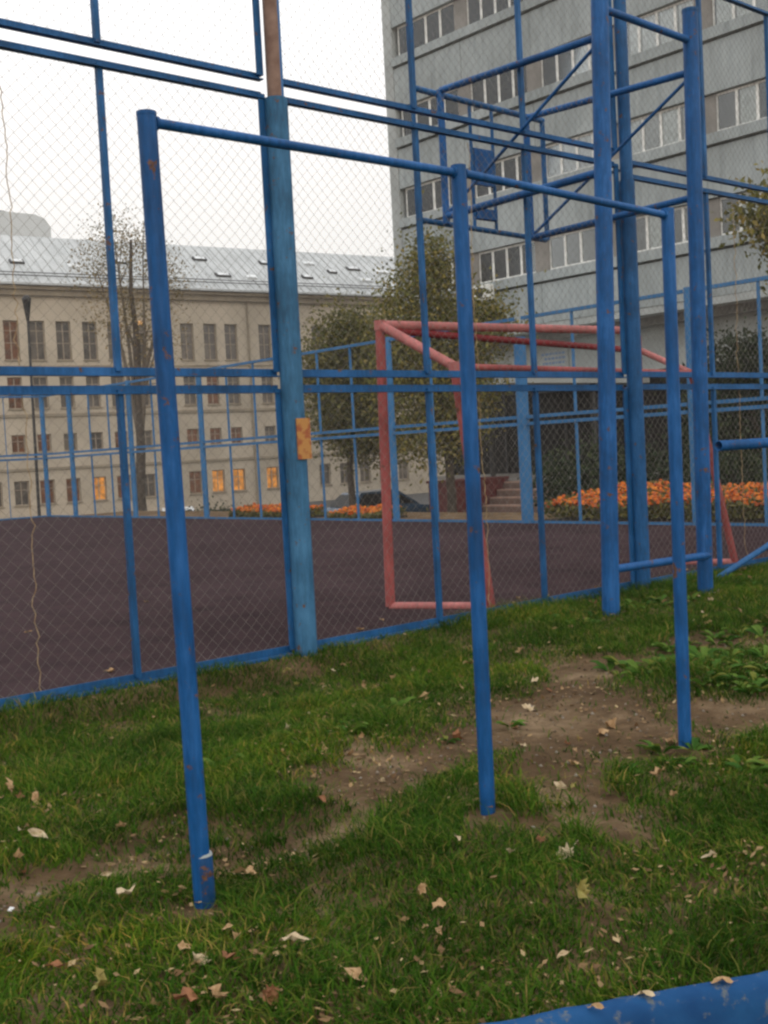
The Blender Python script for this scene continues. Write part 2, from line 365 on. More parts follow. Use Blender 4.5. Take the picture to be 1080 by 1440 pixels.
gx = grid_lines(-200, 330, -.4, 9.6, .05); gy = grid_lines(-200, 330, -.4, 5.3, .05)
GX, GY = np.meshgrid(gx, gy); GZ = terrain(GX, GY)
V = np.stack([GX.ravel(), GY.ravel(), GZ.ravel()], 1); nx, ny = len(gx), len(gy)
I = (np.arange(ny - 1)[:, None] * nx + np.arange(nx - 1)[None, :]).ravel()
ground = npmesh('ground', V, np.stack([I, I + 1, I + nx + 1, I + nx], 1), None, 'soil'); tag(ground, kind='structure')
ground.data.polygons.foreach_set('use_smooth', [True] * len(ground.data.polygons))
court = MB().box(-8, COURT_X - .02, FENCE_Y + .02, COURT_Y, -.04, .018).build('court', 'court'); tag(court, kind='structure')
xs = np.linspace(16, 75, 40); ys = np.linspace(30, 66, 30); RX, RY = np.meshgrid(xs, ys)
RV = np.stack([RX.ravel(), RY.ravel(), terrain(RX, RY).ravel() + .02], 1)
I = (np.arange(29)[:, None] * 40 + np.arange(39)[None, :]).ravel()
road = npmesh('road', RV, np.stack([I, I + 1, I + 41, I + 40], 1), None, 'asphalt'); tag(road, kind='structure')

# ------------------------------------------------------------------ chain link
def chain_link(x0, x1, z0, z1, axis, at_, cell=.07, r=.0012, seed=0):
    """woven zigzag wires, each a three-sided strand"""
    n = int((x1 - x0) / cell * 2); m_ = int((z1 - z0) / (cell / 2))
    cx_ = (x1 - x0) / n; k = np.arange(n)[:, None]; i = np.arange(m_ + 1)[None, :]
    u = x0 + (k + ((i + 0 * k) + k) % 2) * cx_
    z = z0 + i * (z1 - z0) / m_ + 0 * k
    u = u + .012 * np.sin(z * 3.1 + seed) + .006 * np.sin(u * 9 + z * 5 + seed)
    z = z + .010 * np.sin(u * 2.7 + seed * 2)
    z = np.clip(z, z0, z1); u = np.clip(u, x0, x1)
    v = at_ + .012 * np.sin(u * 2.3 + seed) * np.sin(z * 2.9) + np.where((i + k) % 2 == 0, .0015, -.0015)
    P = np.stack([u, v, z], -1) if axis == 'x' else np.stack([v, u, z], -1)
    offs = np.array([[0, r, 0], [r * .87, -r * .5, 0], [-r * .87, -r * .5, 0]]) if axis == 'x' else np.array([[r, 0, 0], [-r * .5, r * .87, 0], [-r * .5, -r * .87, 0]])
    Vv = (P[:, :, None, :] + offs[None, None]).reshape(-1, 3)
    base = (np.arange(n)[:, None] * (m_ + 1) + np.arange(m_)[None, :]).ravel() * 3
    F = np.concatenate([np.stack([base + q, base + (q + 1) % 3, base + 3 + (q + 1) % 3, base + 3 + q], 1) for q in range(3)])
    return Vv, F
L45 = [(-.0225, -.0225), (.0225, -.0225), (.0225, -.0165), (-.0165, -.0165), (-.0165, .0225), (-.0225, .0225)]
SQ = lambda w_, h_: [(-w_ / 2, -h_ / 2), (w_ / 2, -h_ / 2), (w_ / 2, h_ / 2), (-w_ / 2, h_ / 2)]
def lbar(p0, p1, s_=1.0): return MB().prism(p0, p1, [(a_ * s_, b_ * s_) for a_, b_ in L45])

# ------------------------------------------------------------------ near fence
nf = thing('chain_link_fence', (3.96, FENCE_Y, 0), 'tall blue framed chain link fence along the near edge of the court', 'fence')
POSTS = [.84, 3.96, 7.08, 10.2]
for i, px in enumerate(POSTS):
    top = 3.065 if i != 2 else 2.97
    PY = FENCE_Y - .045; rr0 = .064 if i < 2 else .056; px = px - .048
    b0 = MB().tube([(px - .008, PY, -.25), (px, PY, top)], rr0, 24)
    b0.build('post', 'blue_pale' if i < 2 else 'blue', nf, True)
    e_ = MB().tube([(px, PY, top - .02), (px + .005, PY, 4.75)], .046, 20).build('post_extension', 'rust_post' if i == 1 else 'blue', nf, True)
    if i == 1: tag(e_, 'bare rust brown upper post with blue paint on one side')
pl = MB().box(3.872, 3.962, FENCE_Y - .122, FENCE_Y - .112, 1.09, 1.315).build('plate', 'rust_plate', nf); tag(pl, 'weathered orange metal plate on the post')
for i in range(3):
    xa, xb = POSTS[i] - .015, POSTS[i + 1] - .105
    dz = -.06 if i == 2 else 0
    levels = [(.035, 1.485), (1.578, 3.09 + dz), (3.19 + dz, 4.60)]
    third = (xb - xa) / 3
    for tno, (za, zb) in enumerate(levels):
        jit = lambda: random.uniform(-.006, .006)
        for zz in (za, zb): lbar((xa, FENCE_Y + jit(), zz + jit()), (xb, FENCE_Y + jit(), zz + jit())).build('rail', 'blue', nf)
        for xx in (xa + .02, xb - .02): lbar((xx, FENCE_Y + .004, za), (xx, FENCE_Y + .004, zb)).build('stile', 'blue', nf)
        for q in (1, 2):
            xx = POSTS[i] + (0, 1.04, 2.035)[q]
            MB().prism((xx, FENCE_Y + .01, za), (xx, FENCE_Y + .01, zb), SQ(.03, .03)).build('stile', 'blue', nf)
        Vv, F = chain_link(xa + .02, xb - .02, za + .01, zb - .01, 'x', FENCE_Y + .03, seed=i * 3 + tno)
        tag(npmesh('chain_link', Vv, F, None, 'wire', nf), kind='stuff')
# seams where two widths of mesh are laced together with rusty wire
for sx, z1 in ((2.37, 3.08), (5.47, 3.08), (8.52, 3.0)):
    for z0_, z1_ in ((.04, 1.48), (1.58, z1)):
        k = int((z1_ - z0_) / .035); ph = random.random() * 6
        MB().tube([(sx + random.gauss(0, .005) + .010 * math.sin(j * .13 + ph) + .004 * math.sin(j * .9), FENCE_Y + .025 + random.gauss(0, .004), z0_ + j * .035 + random.uniform(-.008, .008)) for j in range(k + 1)], .0024, 5).build('lacing_wire', 'rusty_wire', nf)
MB().tube([(7.50, 5.02, -.04), (9.9, 5.02, .56)], .024, 12).build('brace', 'blue', nf, True)
kerbf = MB().box(-8, COURT_X, FENCE_Y - .035, FENCE_Y + .0, -.15, .012).build('footing', 'blue', nf)

# ------------------------------------------------------------------ far fences
ff = thing('court_fence', (COURT_X, 11, 0), 'pale blue chain link fence across the far side of the court before the grey building', 'fence')
FP = [2.7, 5.45, 8.2, 10.95, 13.7, 16.45, 19.2, 21.95, 24.7, 26.1]
for i, py in enumerate(FP):
    r_ = .085 if i == 3 else .055
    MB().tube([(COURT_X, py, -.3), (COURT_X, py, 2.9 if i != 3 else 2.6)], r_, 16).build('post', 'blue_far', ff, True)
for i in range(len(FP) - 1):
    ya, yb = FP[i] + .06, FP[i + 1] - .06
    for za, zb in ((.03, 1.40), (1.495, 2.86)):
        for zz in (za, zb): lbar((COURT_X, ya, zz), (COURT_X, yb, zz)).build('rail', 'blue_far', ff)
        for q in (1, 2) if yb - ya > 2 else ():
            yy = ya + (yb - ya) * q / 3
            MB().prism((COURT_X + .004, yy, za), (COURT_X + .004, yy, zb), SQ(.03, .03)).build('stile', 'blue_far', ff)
        Vv, F = chain_link(ya, yb, za, zb, 'y', COURT_X + .03, r=.0008, seed=i)
        tag(npmesh('chain_link', Vv, F, None, 'wire', ff), kind='stuff')
lf = thing('end_fence', (6, COURT_Y, 0), 'distant blue mesh fence closing the left end of the court', 'fence')
LP = [12.2 - 2.75 * k for k in range(1, 7)]
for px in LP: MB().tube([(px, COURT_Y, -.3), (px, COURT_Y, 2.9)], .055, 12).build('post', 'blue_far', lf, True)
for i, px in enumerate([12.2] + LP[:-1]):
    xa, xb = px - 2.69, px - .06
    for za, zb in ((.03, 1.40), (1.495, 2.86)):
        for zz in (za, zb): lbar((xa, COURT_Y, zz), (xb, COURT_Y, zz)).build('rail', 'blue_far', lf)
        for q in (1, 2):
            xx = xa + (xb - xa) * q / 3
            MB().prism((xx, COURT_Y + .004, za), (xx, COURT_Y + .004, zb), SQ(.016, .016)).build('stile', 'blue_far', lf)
        Vv, F = chain_link(xa, xb, za, zb, 'x', COURT_Y + .03, r=.0008, seed=i)
        tag(npmesh('chain_link', Vv, F, None, 'wire', lf), kind='stuff')

# ------------------------------------------------------------------ grey office block
def wall_holes(u0, u1, z0, z1, rects, depth):
    """front sheet in the u-z plane at v=0 with openings and their reveals (v grows into the wall)"""
    us = sorted({u0, u1, *[r[0] for r in rects], *[r[1] for r in rects]}); zs = sorted({z0, z1, *[r[2] for r in rects], *[r[3] for r in rects]})
    b_ = MB(); idx = {}
    for i, u in enumerate(us):
        for j, z in enumerate(zs): idx[i, j] = len(b_.v); b_.v.append((u, 0, z))
    for i in range(len(us) - 1):
        for j in range(len(zs) - 1):
            cu, cz = (us[i] + us[i + 1]) / 2, (zs[j] + zs[j + 1]) / 2
            if any(r[0] < cu < r[1] and r[2] < cz < r[3] for r in rects): continue
            b_.f.append((idx[i, j], idx[i + 1, j], idx[i + 1, j + 1], idx[i, j + 1]))
    for (a_, c_, lo, hi) in rects:
        b_.add([(a_, 0, lo), (c_, 0, lo), (c_, 0, hi), (a_, 0, hi), (a_, depth, lo), (c_, depth, lo), (c_, depth, hi), (a_, depth, hi)],
               [(0, 4, 5, 1), (1, 5, 6, 2), (2, 6, 7, 3), (3, 7, 4, 0)])
    return b_
GA = 32.0
gb = thing('office_building', (GA + 6, 20, -1.2), 'tall grey panel office building with long rows of windows', 'building')
PIERS = [34.72, 31.0, 27.55, 24.1, 20.65, 17.2, 13.75, 10.3, 6.85]
YL, YR = 35.25, 6.5
MB().box(GA + .75, GA + 13, YR, YL - .25, 4.9, 29.5).build('core', 'core', gb)
MB().box(GA, GA + 13, YL - .5, YL, 5.17, 29.5).build('end_wall', 'concrete2', gb)
MB().box(GA - .25, GA + 13.2, YR, YL + .2, 29.5, 30.0).build('roof', 'concrete2', gb)
MB().box(GA + .02, GA + 13, YR, YL - .51, 5.17, 5.40).build('soffit_slab', 'concrete2', gb)
ROWS = [7.24 + 3.16 * k for k in range(7)]
for k, zb in enumerate(ROWS):
    MB().box(GA - .10, GA + .72, YR, YL - .51, zb - .36, zb - .03).build('ledge', 'concrete', gb)
    zlo = 5.41 if k == 0 else ROWS[k - 1] + 1.17 + .02
    for i in range(len(PIERS) - 1):
        yA, yB = PIERS[i + 1] + .0, PIERS[i] - .0
        if i == 0: yB = YL - .52
        MB().box(GA + random.uniform(-.012, .012), GA + .2, yA + .012, yB - .012, zlo, zb - .44).build('panel', 'concrete', gb)
        if k < 5:
            pw = .32
            MB().box(GA + .10, GA + .3, PIERS[i + 1] - pw, PIERS[i + 1] + pw, zb - .025, zb + 1.165).build('pier', 'pier', gb)
MB().box(GA + .0, GA + .2, YR, YL - .52, ROWS[-1] + 1.19, 29.49).build('parapet', 'concrete', gb)
# windows: white frames, four lights, curtains behind
WD, WH = 3.45 - .66, 1.16
def gwin_frame():
    b_ = MB()
    b_.box(0, .07, 0, WD, 0, .06).box(0, .07, 0, WD, WH - .06, WH)
    n_ = 4
    for q in range(n_ + 1):
        y_ = q * WD / n_; hw = .045 if 0 < q < n_ else .03
        b_.box(.001, .069, max(0, y_ - hw), min(WD, y_ + hw), .06, WH - .06)
    return b_
fr_me = None; pane_me = None; sill_me = None; cur_me = []
def curtain_mesh(seed):
    b_ = MB(); r_ = random.Random(seed); n_ = 24; wv = WD / 4 * r_.choice([.6, .9, 1.0, 1.0])
    vs = []; 
    for j in range(n_ + 1):
        y_ = j / n_ * wv; x_ = .02 * math.sin(j * 1.7 + seed) + .012 * math.sin(j * .6)
        vs += [(x_, y_, 0), (x_ * .7, y_ * (1 + .02 * math.sin(j)), WH)]
    return b_.add(vs, [(2 * j, 2 * j + 2, 2 * j + 3, 2 * j + 1) for j in range(n_)])
for k in range(5):
    for i in range(len(PIERS) - 1):
        y0 = PIERS[i + 1] + .33; zb = ROWS[k]
        wdt = WD if i else PIERS[0] - .2 - y0
        if fr_me is None:
            f_ = gwin_frame().build('window', 'white_frame', gb, local=True); fr_me = f_.data
            pb = MB().box(0, .008, .046, WD / 4 - .046, .061, WH - .061); 
            pane0 = pb.build('pane', 'glass', f_, local=True); pane_me = pane0.data; bpy.data.objects.remove(pane0)
            for sd_ in range(5):
                c0 = curtain_mesh(sd_).build('curtain', 'curtain', f_, local=True); cur_me.append(c0.data); bpy.data.objects.remove(c0)
                if sd_ in (3,): c0 = None; cur_me[-1].materials[0] = MT['curtain2']
        else:
            f_ = bpy.data.objects.new('window', fr_me); col.objects.link(f_); f_.parent = gb
        f_.location = (GA + .14 - gb.location.x, y0 - gb.location.y, zb - gb.location.z); f_.scale = (1, wdt / WD, 1)
        for q in range(4):
            po = bpy.data.objects.new('pane', pane_me); col.objects.link(po); po.parent = f_; po.location = (.03, q * WD / 4, 0)
            if k == 0: cut = random.random() < .22
            else: cut = random.random() < (.97 if k != 1 else .85)
            if cut:
                cm_ = random.choice(cur_me)
                co = bpy.data.objects.new('curtain', cm_); col.objects.link(co); co.parent = f_
                co.location = (.075 + random.uniform(0, .02), q * WD / 4 + random.choice([0, 0, .12]), 0)
        if (k, i) in ((2, 1), (2, 3), (1, 2)):
            l_ = MB().tube([(.40, WD * .62, WH - .22), (.40, WD * .62 + .24, WH - .22)], .06, 10).build('ceiling_lamp', 'lamp', f_, local=True)
ac = MB().box(GA - .42, GA - .12, 29.75, 30.55, 6.55, 7.1).build('air_conditioner', 'white_frame', gb)
MB().tube([(GA - .425, 30.2, 6.83), (GA - .432, 30.2, 6.83)], .2, 20).build('fan_grille', 'dark_metal', ac)
# recessed ground floor
MB().box(GA + 1.4, GA + 12.9, YR, YL - 1.0, 3.45, 5.165).build('ground_floor_band', 'concrete2', gb)
MB().box(GA + 1.5, GA + 12.9, YR, YL - 1.0, .05, 3.44).build('glazing', 'darkglass', gb)
for j in range(19):
    yy = YL - 1.3 - j * 1.5
    MB().box(GA + 1.42, GA + 1.495, yy - .04, yy + .04, .06, 3.43).build('mullion', 'dark_metal', gb)
MB().box(GA - 4.6, GA + .9, 17.0, 26.6, -1.9, .03).build('porch', 'pier', gb)
MB().box(GA + .95, GA + 13, YR, YL - .8, -2.4, .04).build('plinth', 'pier', gb)
sg = MB().box(GA + 1.33, GA + 1.395, 27.6, 29.0, 3.75, 4.55).build('sign_board', 'concrete2', gb); tag(sg, 'pale notice board with rows of faint blue lettering')
for j, (l0, l1) in enumerate(((27.75, 28.85), (27.8, 28.7), (27.75, 28.8), (27.9, 28.6))):
    y_ = l1
    while y_ > l0:
        w_ = random.uniform(.05, .16); MB().box(GA + 1.322, GA + 1.328, y_ - w_, y_, 4.38 - j * .17, 4.46 - j * .17).build('lettering', 'blue_text', sg); y_ -= w_ + .05
cn_ = MB().box(26.4, GA + 1.38, 24.1, 29.6, 3.02, 3.42).build('canopy', 'concrete2', gb)
for yy in (24.5, 29.2): MB().tube([(30.8, yy, .04), (30.8, yy, 3.02)], .10, 14).build('canopy_column', 'dark_metal', gb, True)
# entrance steps with granite side wall
st_ = thing('entrance_steps', (26, 24.5, -1.2), 'reddish stone steps leading up to the dark entrance under the canopy', 'steps')
for j in range(6):
    MB().box(25.4 + j * .34, 27.38, 23.0, 25.25, -1.35 + j * .225, -1.35 + (j + 1) * .225 - .005).build('step', 'brick_step', st_)
    MB().box(25.385 + j * .34, 25.398 + j * .34, 23.0, 25.25, -1.35 + j * .225, -1.35 + (j + 1) * .225 - .05).build('riser', 'step_riser', st_)
MB().box(24.9, 27.35, 25.3, 26.4, -1.5, .08).build('side_wall', 'granite', st_)
MB().box(24.85, 27.38, 25.27, 26.45, .08, .16).build('coping', 'granite', st_)

# ------------------------------------------------------------------ ochre building on the left
YB = thing('ochre_building', (44.5, 66.9, -1.9), 'long ochre stucco building with pale metal roof and small lit windows', 'building', rz=-math.radians(8))
ZO = 1.9      # local z = world z + ZO
COLS = [-24.1, -22.4, -20.75, -19.1, -17.4, -15.75, -14.1, -12.5, -10.85, -9.15, -7.5, -5.8, -4.1, -2.48, -.8, .76, 3.34, 5.45, 7.58, 9.3, 11.0, 12.7, 14.4]
RW = [(8.0, 10.42, .95), (5.0, 6.95, .9), (2.3, 3.40, .86), (-.95, .55, .92)]
rects = [(c - w_ / 2, c + w_ / 2, lo + ZO, hi + ZO) for (lo, hi, w_) in RW for c in COLS]
wall_holes(-26, 24, -.6, 11.95 + ZO, rects, .28).build('wall', 'stucco', YB, local=True)
MB().box(-26, 24, .40, 14, -.6, 11.9 + ZO).build('inner_wall', 'core', YB, local=True)
for z0_, z1_, pr in ((11.95, 12.30, .30), (12.30, 12.52, .52), (4.48, 4.66, .10), (1.16, 1.32, .10), (7.55, 7.66, .05)):
    MB().box(-26 - pr, 24 + pr, -pr, .02 if pr < .2 else .5, z0_ + ZO, z1_ + ZO - .003).build('cornice', 'cornice', YB, local=True)
MB().add([(-26.7, -.75, 12.53 + ZO), (24.7, -.75, 12.53 + ZO), (24.7, 5.2, 16.5 + ZO), (-26.7, 5.2, 16.5 + ZO), (24.7, 12, 12.5 + ZO), (-26.7, 12, 12.5 + ZO),
          (-26.7, -.75, 12.66 + ZO), (24.7, -.75, 12.66 + ZO), (24.7, 5.2, 16.63 + ZO), (-26.7, 5.2, 16.63 + ZO), (24.7, 12, 12.63 + ZO), (-26.7, 12, 12.63 + ZO)],
         [(0, 1, 7, 6), (6, 7, 8, 9), (9, 8, 10, 11), (0, 3, 2, 1), (3, 5, 4, 2), (1, 2, 8, 7), (2, 4, 10, 8), (0, 6, 9, 3), (3, 9, 11, 5), (4, 5, 11, 10)]).build('roof', 'sheet_roof', YB, local=True)
roof = [c for c in YB.children if c.name.startswith('roof')][0]
def on_roof(u, s_): return (u, -.75 + s_ * 5.95, 12.66 + ZO + s_ * 3.97)
nrm = Vector((0, -3.97, 5.95)).normalized()
for j in range(80):   # standing seams
    u = -26.4 + j * .64
    MB().prism(Vector(on_roof(u, .01)) + nrm * .02, Vector(on_roof(u, .99)) + nrm * .02, SQ(.035, .05), up=nrm).build('seam', 'sheet_roof', roof, local=True)
for q, (u, s_) in enumerate(((-9.5, .35), (-6, .5), (.9, .30), (3.0, .28), (.2, .66), (5.2, .64), (9, .68), (12.6, .60), (7.7, .34), (12.6, .32), (10.4, .5), (-13, .4), (15, .55), (-3, .62))):
    c_ = Vector(on_roof(u, s_)); sl_ = Vector((0, 5.95, 3.97)).normalized()
    b_ = MB().prism(c_ - sl_ * .22 + nrm * .07, c_ + sl_ * .22 + nrm * .07, SQ(.7 + .5 * ((q * 7) % 5) / 5, .14), up=nrm).build('roof_hatch', 'dark_metal' if q % 3 else 'rooflight', roof, local=True)
    MB().prism(c_ - sl_ * .17 + nrm * .155, c_ + sl_ * .17 + nrm * .155, SQ(.5 + .4 * ((q * 7) % 5) / 5, .02), up=nrm).build('hatch_pane', 'rooflight', b_, local=True)
for s_ in (.10, .16):
    MB().tube([Vector(on_roof(-26, s_)) + nrm * .14, Vector(on_roof(24, s_)) + nrm * .14], .03, 6).build('snow_guard', 'dark_metal', roof, local=True)
wmesh = {}
for ri, (lo, hi, w_) in enumerate(RW):
    h_ = hi - lo
    b_ = MB().box(-w_ / 2 + .003, w_ / 2 - .003, 0, .06, .003, .06).box(-w_ / 2 + .003, w_ / 2 - .003, 0, .06, h_ - .06, h_ - .003)
    for xx in (-w_ / 2 + .035, 0, w_ / 2 - .035): b_.box(xx - .032, xx + .032, .001, .059, .06, h_ - .06)
    nb = 2 if ri < 2 else 1
    for q in range(nb): b_.box(-w_ / 2 + .06, w_ / 2 - .06, .004, .05, h_ * (q + 1.4) / (nb + 1.2) - .022, h_ * (q + 1.4) / (nb + 1.2) + .022)
    for ci, c in enumerate(COLS):
        if ri not in wmesh:
            o_ = b_.build('window', 'brown_frame', YB, local=True); wmesh[ri] = o_.data
        else:
            o_ = bpy.data.objects.new('window', wmesh[ri]); col.objects.link(o_); o_.parent = YB
        o_.location = (c, .18, lo + ZO)
        lit_p = {0: .0, 1: .06, 2: .12, 3: .30}[ri]
        state = 'pane_dark'
        if ri == 3 and ci in (14, 15, 16, 9): state = 'pane_lit'
        elif (ri, ci) in ((3, 7), (3, 8), (3, 13), (2, 6), (2, 7), (2, 14), (0, 6), (1, 6), (2, 10), (3, 10)): state = 'pane_dim'
        elif random.random() < lit_p * .4: state = 'pane_dim'
        if ('sill', ri) not in wmesh:
            so_ = MB().box(-w_ / 2 - .06, w_ / 2 + .06, -.26, -.001, -.07, -.002).build('sill', 'cornice', o_, local=True); wmesh['sill', ri] = so_.data
        else:
            so_ = bpy.data.objects.new('sill', wmesh['sill', ri]); col.objects.link(so_); so_.parent = o_
        po = MB().box(-w_ / 2 + .06, w_ / 2 - .06, .035, .045, .06, h_ - .06).build('pane', state, o_, local=True)
for cx_, dz_ in ((-5.75, .3), (-7.3, .2)):
    MB().tube([(cx_, -.06, 9.95 + ZO + dz_), (cx_, -.06, 10.2 + ZO + dz_)], .13, 10).build('wall_lamp', lit('wall lamp glow', (1.0, .52, .18), 1.4), YB, local=True)
for u in (-17, -2.0 + 4.05, 9.9):
    MB().tube([(u, -.09, -.5), (u, -.09, 11.9 + ZO)], .06, 8).build('downpipe', 'cornice', YB, True, local=True)
# pale block showing behind the roof
fb = thing('far_building', (36, 97, -2), 'pale flat topped block rising behind the metal roof at far left', 'building')
b_ = MB(); prof = [(18, -2), (46.6, -2), (46.6, 22.2), (46.1, 22.9), (45.2, 23.2), (18, 23.2)]
b_.add([(x_, 95.5, z_) for x_, z_ in prof] + [(x_, 110, z_) for x_, z_ in prof], [tuple(range(5, -1, -1))[::-1], tuple(range(6, 12))[::-1]] + [(i, i + 6, (i + 1) % 6 + 6, (i + 1) % 6) for i in range(6)])
b_.build('wall', 'far_wall', fb)
MB().box(18, 46.7, 95.3, 95.49, 20.1, 20.5).build('ledge', 'concrete', fb)
MB().box(40.6, 43.2, 97, 99, 23.25, 23.6).build('vent_cap', 'dark_metal', fb)

# ------------------------------------------------------------------ football goal
gl = thing('football_goal', (6.8, 6.1, 0), 'faded red and pink tubular goal standing just behind the near fence', 'goal')
P1, P3 = (5.37, 6.1, 1.985), (8.3, 6.1, 1.985); P2, P4 = (5.48, 5.5, 1.645), (8.19, 5.5, 1.615)
B1, B3 = (5.33, 6.1, .03), (8.27, 6.1, .03); B2, B4 = (5.65, 5.44, .03), (8.62, 5.44, .03)
for nme, m_, a_, b__, r_ in (('goal_post', 'red', B1, P1, .034), ('goal_post', 'red', B3, P3, .034), ('crossbar', 'pink', P1, (8.3, 6.1, 2.03), .032),
                             ('lower_crossbar', 'dark_red', (5.40, 6.1, 1.95), (8.3, 6.1, 1.86), .026), ('top_stay', 'pink', P1, P2, .033), ('top_stay', 'pink', (8.3, 6.1, 1.87), P4, .026),
                             ('rear_bar', 'red', P2, P4, .022), ('rear_leg', 'red', B2, P2, .033), ('rear_leg', 'red', B4, P4, .030),
                             ('ground_bar', 'pink', B1, B2, .030), ('ground_bar', 'pink', B3, B4, .028)):
    MB().tube([a_, b__], r_, 16).build(nme, m_, gl, True)
for q in (P1, P2, P4): MB().tube([Vector(q) - Vector((.0, 0, .035)), Vector(q) + Vector((0, 0, .03))], .040, 16).build('joint', 'pink', gl, True)

# ------------------------------------------------------------------ basketball frame
bf = thing('basketball_frame', (6.3, 4.56, 0), 'blue basketball board frame held over the fence by two tall poles', 'basketball frame')
T = lambda nme, a_, b__, r_, m_='blue_deep', n_=16: MB().tube([a_, b__], r_, n_).build(nme, m_, bf, True)
T('pole', (5.80, 4.56, -.3), (5.972, 4.56, 4.05), .055, n_=24); T('pole', (6.845, 4.56, -.3), (6.937, 4.56, 3.945), .052, n_=24)
MB().tube([(6.937, 4.56, 3.945), (6.9375, 4.56, 3.965)], .055, 24).build('pole_cap', 'blue', bf, True)
T('cross_tie', (5.97, 4.56, 3.775), (6.93, 4.56, 3.755), .024); T('step_bar', (5.84, 4.53, .30), (6.86, 4.53, .287), .026); T('gusset', (6.86, 4.545, .62), (6.80, 4.53, .30), .018)
T('upper_chord', (5.955, 4.56, 3.60), (5.93, 5.95, 3.635), .024); T('lower_chord', (5.92, 4.56, 2.77), (5.93, 5.95, 2.755), .026)
T('upper_chord', (6.925, 4.56, 3.55), (6.83, 5.95, 3.575), .024); T('lower_chord', (6.91, 4.56, 2.715), (6.83, 5.95, 2.675), .024)
T('diagonal', (5.95, 4.58, 3.56), (5.93, 5.93, 2.78), .012, n_=10); T('diagonal', (6.92, 4.58, 3.51), (6.83, 5.93, 2.70), .012, n_=10)
T('board_upright', (5.93, 5.96, 2.70), (5.93, 5.96, 3.64), .026); T('board_upright', (6.83, 5.96, 2.66), (6.83, 5.96, 3.60), .026)
T('board_rail', (5.68, 5.99, 3.625), (7.06, 5.99, 3.595), .022, 'blue'); T('board_rail', (5.69, 5.99, 2.715), (7.03, 5.99, 2.68), .020, 'blue')
T('board_edge', (7.05, 5.99, 2.68), (7.05, 5.99, 3.60), .020, 'blue'); T('board_edge', (5.69, 5.99, 2.71), (5.69, 5.99, 3.62), .016, 'blue')
T('centre_upright', (6.26, 6.0, 2.70), (6.26, 6.0, 3.61), .013, 'blue'); T('centre_upright', (6.49, 6.0, 2.69), (6.49, 6.0, 3.605), .013, 'blue')
MB().box(6.275, 6.475, 5.985, 6.005, 3.025, 3.29).build('mounting_plate', 'blue_deep', bf)
MB().box(6.27, 6.478, 5.97, 6.02, 2.775, 2.85).build('hoop_bracket', 'blue_deep', bf)

# ------------------------------------------------------------------ pull-up bars
pu = thing('pull_up_bars', (2.5, 2.46, 0), 'three blue steel posts joined at the top by a pull-up bar on the grass', 'pull-up bars')
T = lambda nme, a_, b__, r_, m_='blue_deep': MB().tube([a_, b__], r_, 24).build(nme, m_, pu, True)
T('post', (1.489, 2.46, -.3), (1.463, 2.46, 1.931), .0232); T('post', (2.497, 2.46, -.3), (2.508, 2.46, 1.938), .0232); T('post', (3.526, 2.46, -.3), (3.553, 2.46, 1.905), .0232)
T('bar', (1.475, 2.46, 1.915), (2.508, 2.46, 1.915), .0125); T('bar', (2.50, 2.46, 1.918), (3.553, 2.46, 1.888), .0125)
MB().tube([(1.490, 2.46, -.05), (1.490, 2.46, .03), (1.489, 2.459, .09), (1.4885, 2.46, .128), (1.4885, 2.461, .134)], [.0265, .0262, .0258, .0262, .0235], 24).build('sleeve', 'blue_scuffed', pu, True)
MB().tube([(1.4885, 2.46, .1345), (1.4885, 2.46, .141)], [.0266, .0245], 24).build('worn_rim', 'concrete', pu, True); T('post_cap', (1.463, 2.46, 1.929), (1.463, 2.46, 1.938), .0240)
T('post_cap', (3.553, 2.46, 1.903), (3.5531, 2.46, 1.912), .0240)
for jx, jz in ((1.488, 1.915), (2.484, 1.915), (2.532, 1.917), (3.529, 1.889)): T('weld', (jx - .004, 2.46, jz), (jx + .004, 2.46, jz), .0165)

# ------------------------------------------------------------------ exercise bar at the right edge
pb_ = thing('exercise_bar', (6.4, 3.38, 0), 'blue horizontal exercise bar with open pipe end reaching in from the right', 'exercise bar')
b_ = MB(); n_ = 20
for r_, x_ in ((.027, 5.25), (.027, 8.3), (.022, 5.25), (.022, 5.55)):
    b_.v += [(x_, 3.384 + r_ * math.cos(2 * math.pi * k / n_), 1.045 + r_ * math.sin(2 * math.pi * k / n_)) for k in range(n_)]
for A_, B_ in ((0, 1), (2, 0), (3, 2)): b_.f += [(A_ * n_ + k, A_ * n_ + (k + 1) % n_, B_ * n_ + (k + 1) % n_, B_ * n_ + k) for k in range(n_)]
b_.build('bar', 'blue_deep', pb_, True)
for px in (6.35, 8.1): MB().tube([(px, 3.384, -.3), (px, 3.384, 1.03)], .03, 16).build('post', 'blue_deep', pb_, True)

# ------------------------------------------------------------------ kerb
kA, kB = Vector((.75, 1.78, .0)), Vector((2.9, .72, .0)); kd = (kB - kA).normalized(); ks = Vector((-kd.y, kd.x, 0))
b_ = MB(); prof = [(-.030, -.25), (-.026, .020), (-.020, .048), (-.008, .062), (.014, .068), (.030, .060), (.036, .04), (.036, -.15)]; N = 60
for i in range(N + 1):
    p_ = kA + (kB - kA) * (i / N)
    for j, (a_, z_) in enumerate(prof):
        q = Vector((p_.x * 9, p_.y * 9, j * 1.3)); d_ = mnoise.noise(q) * .006
        b_.v.append(tuple(p_ + ks * (a_ + d_) + Vector((0, 0, z_ + (mnoise.noise(q * 2) * .005 if z_ > 0 else 0)))))
n_ = len(prof)
for i in range(N):
    for j in range(n_ - 1): b_.f.append((i * n_ + j, i * n_ + j + 1, (i + 1) * n_ + j + 1, (i + 1) * n_ + j))
kb = b_.build('kerb', 'kerb', None, True); tag(kb, 'blue painted concrete kerb at the edge of the grass', kind='structure')

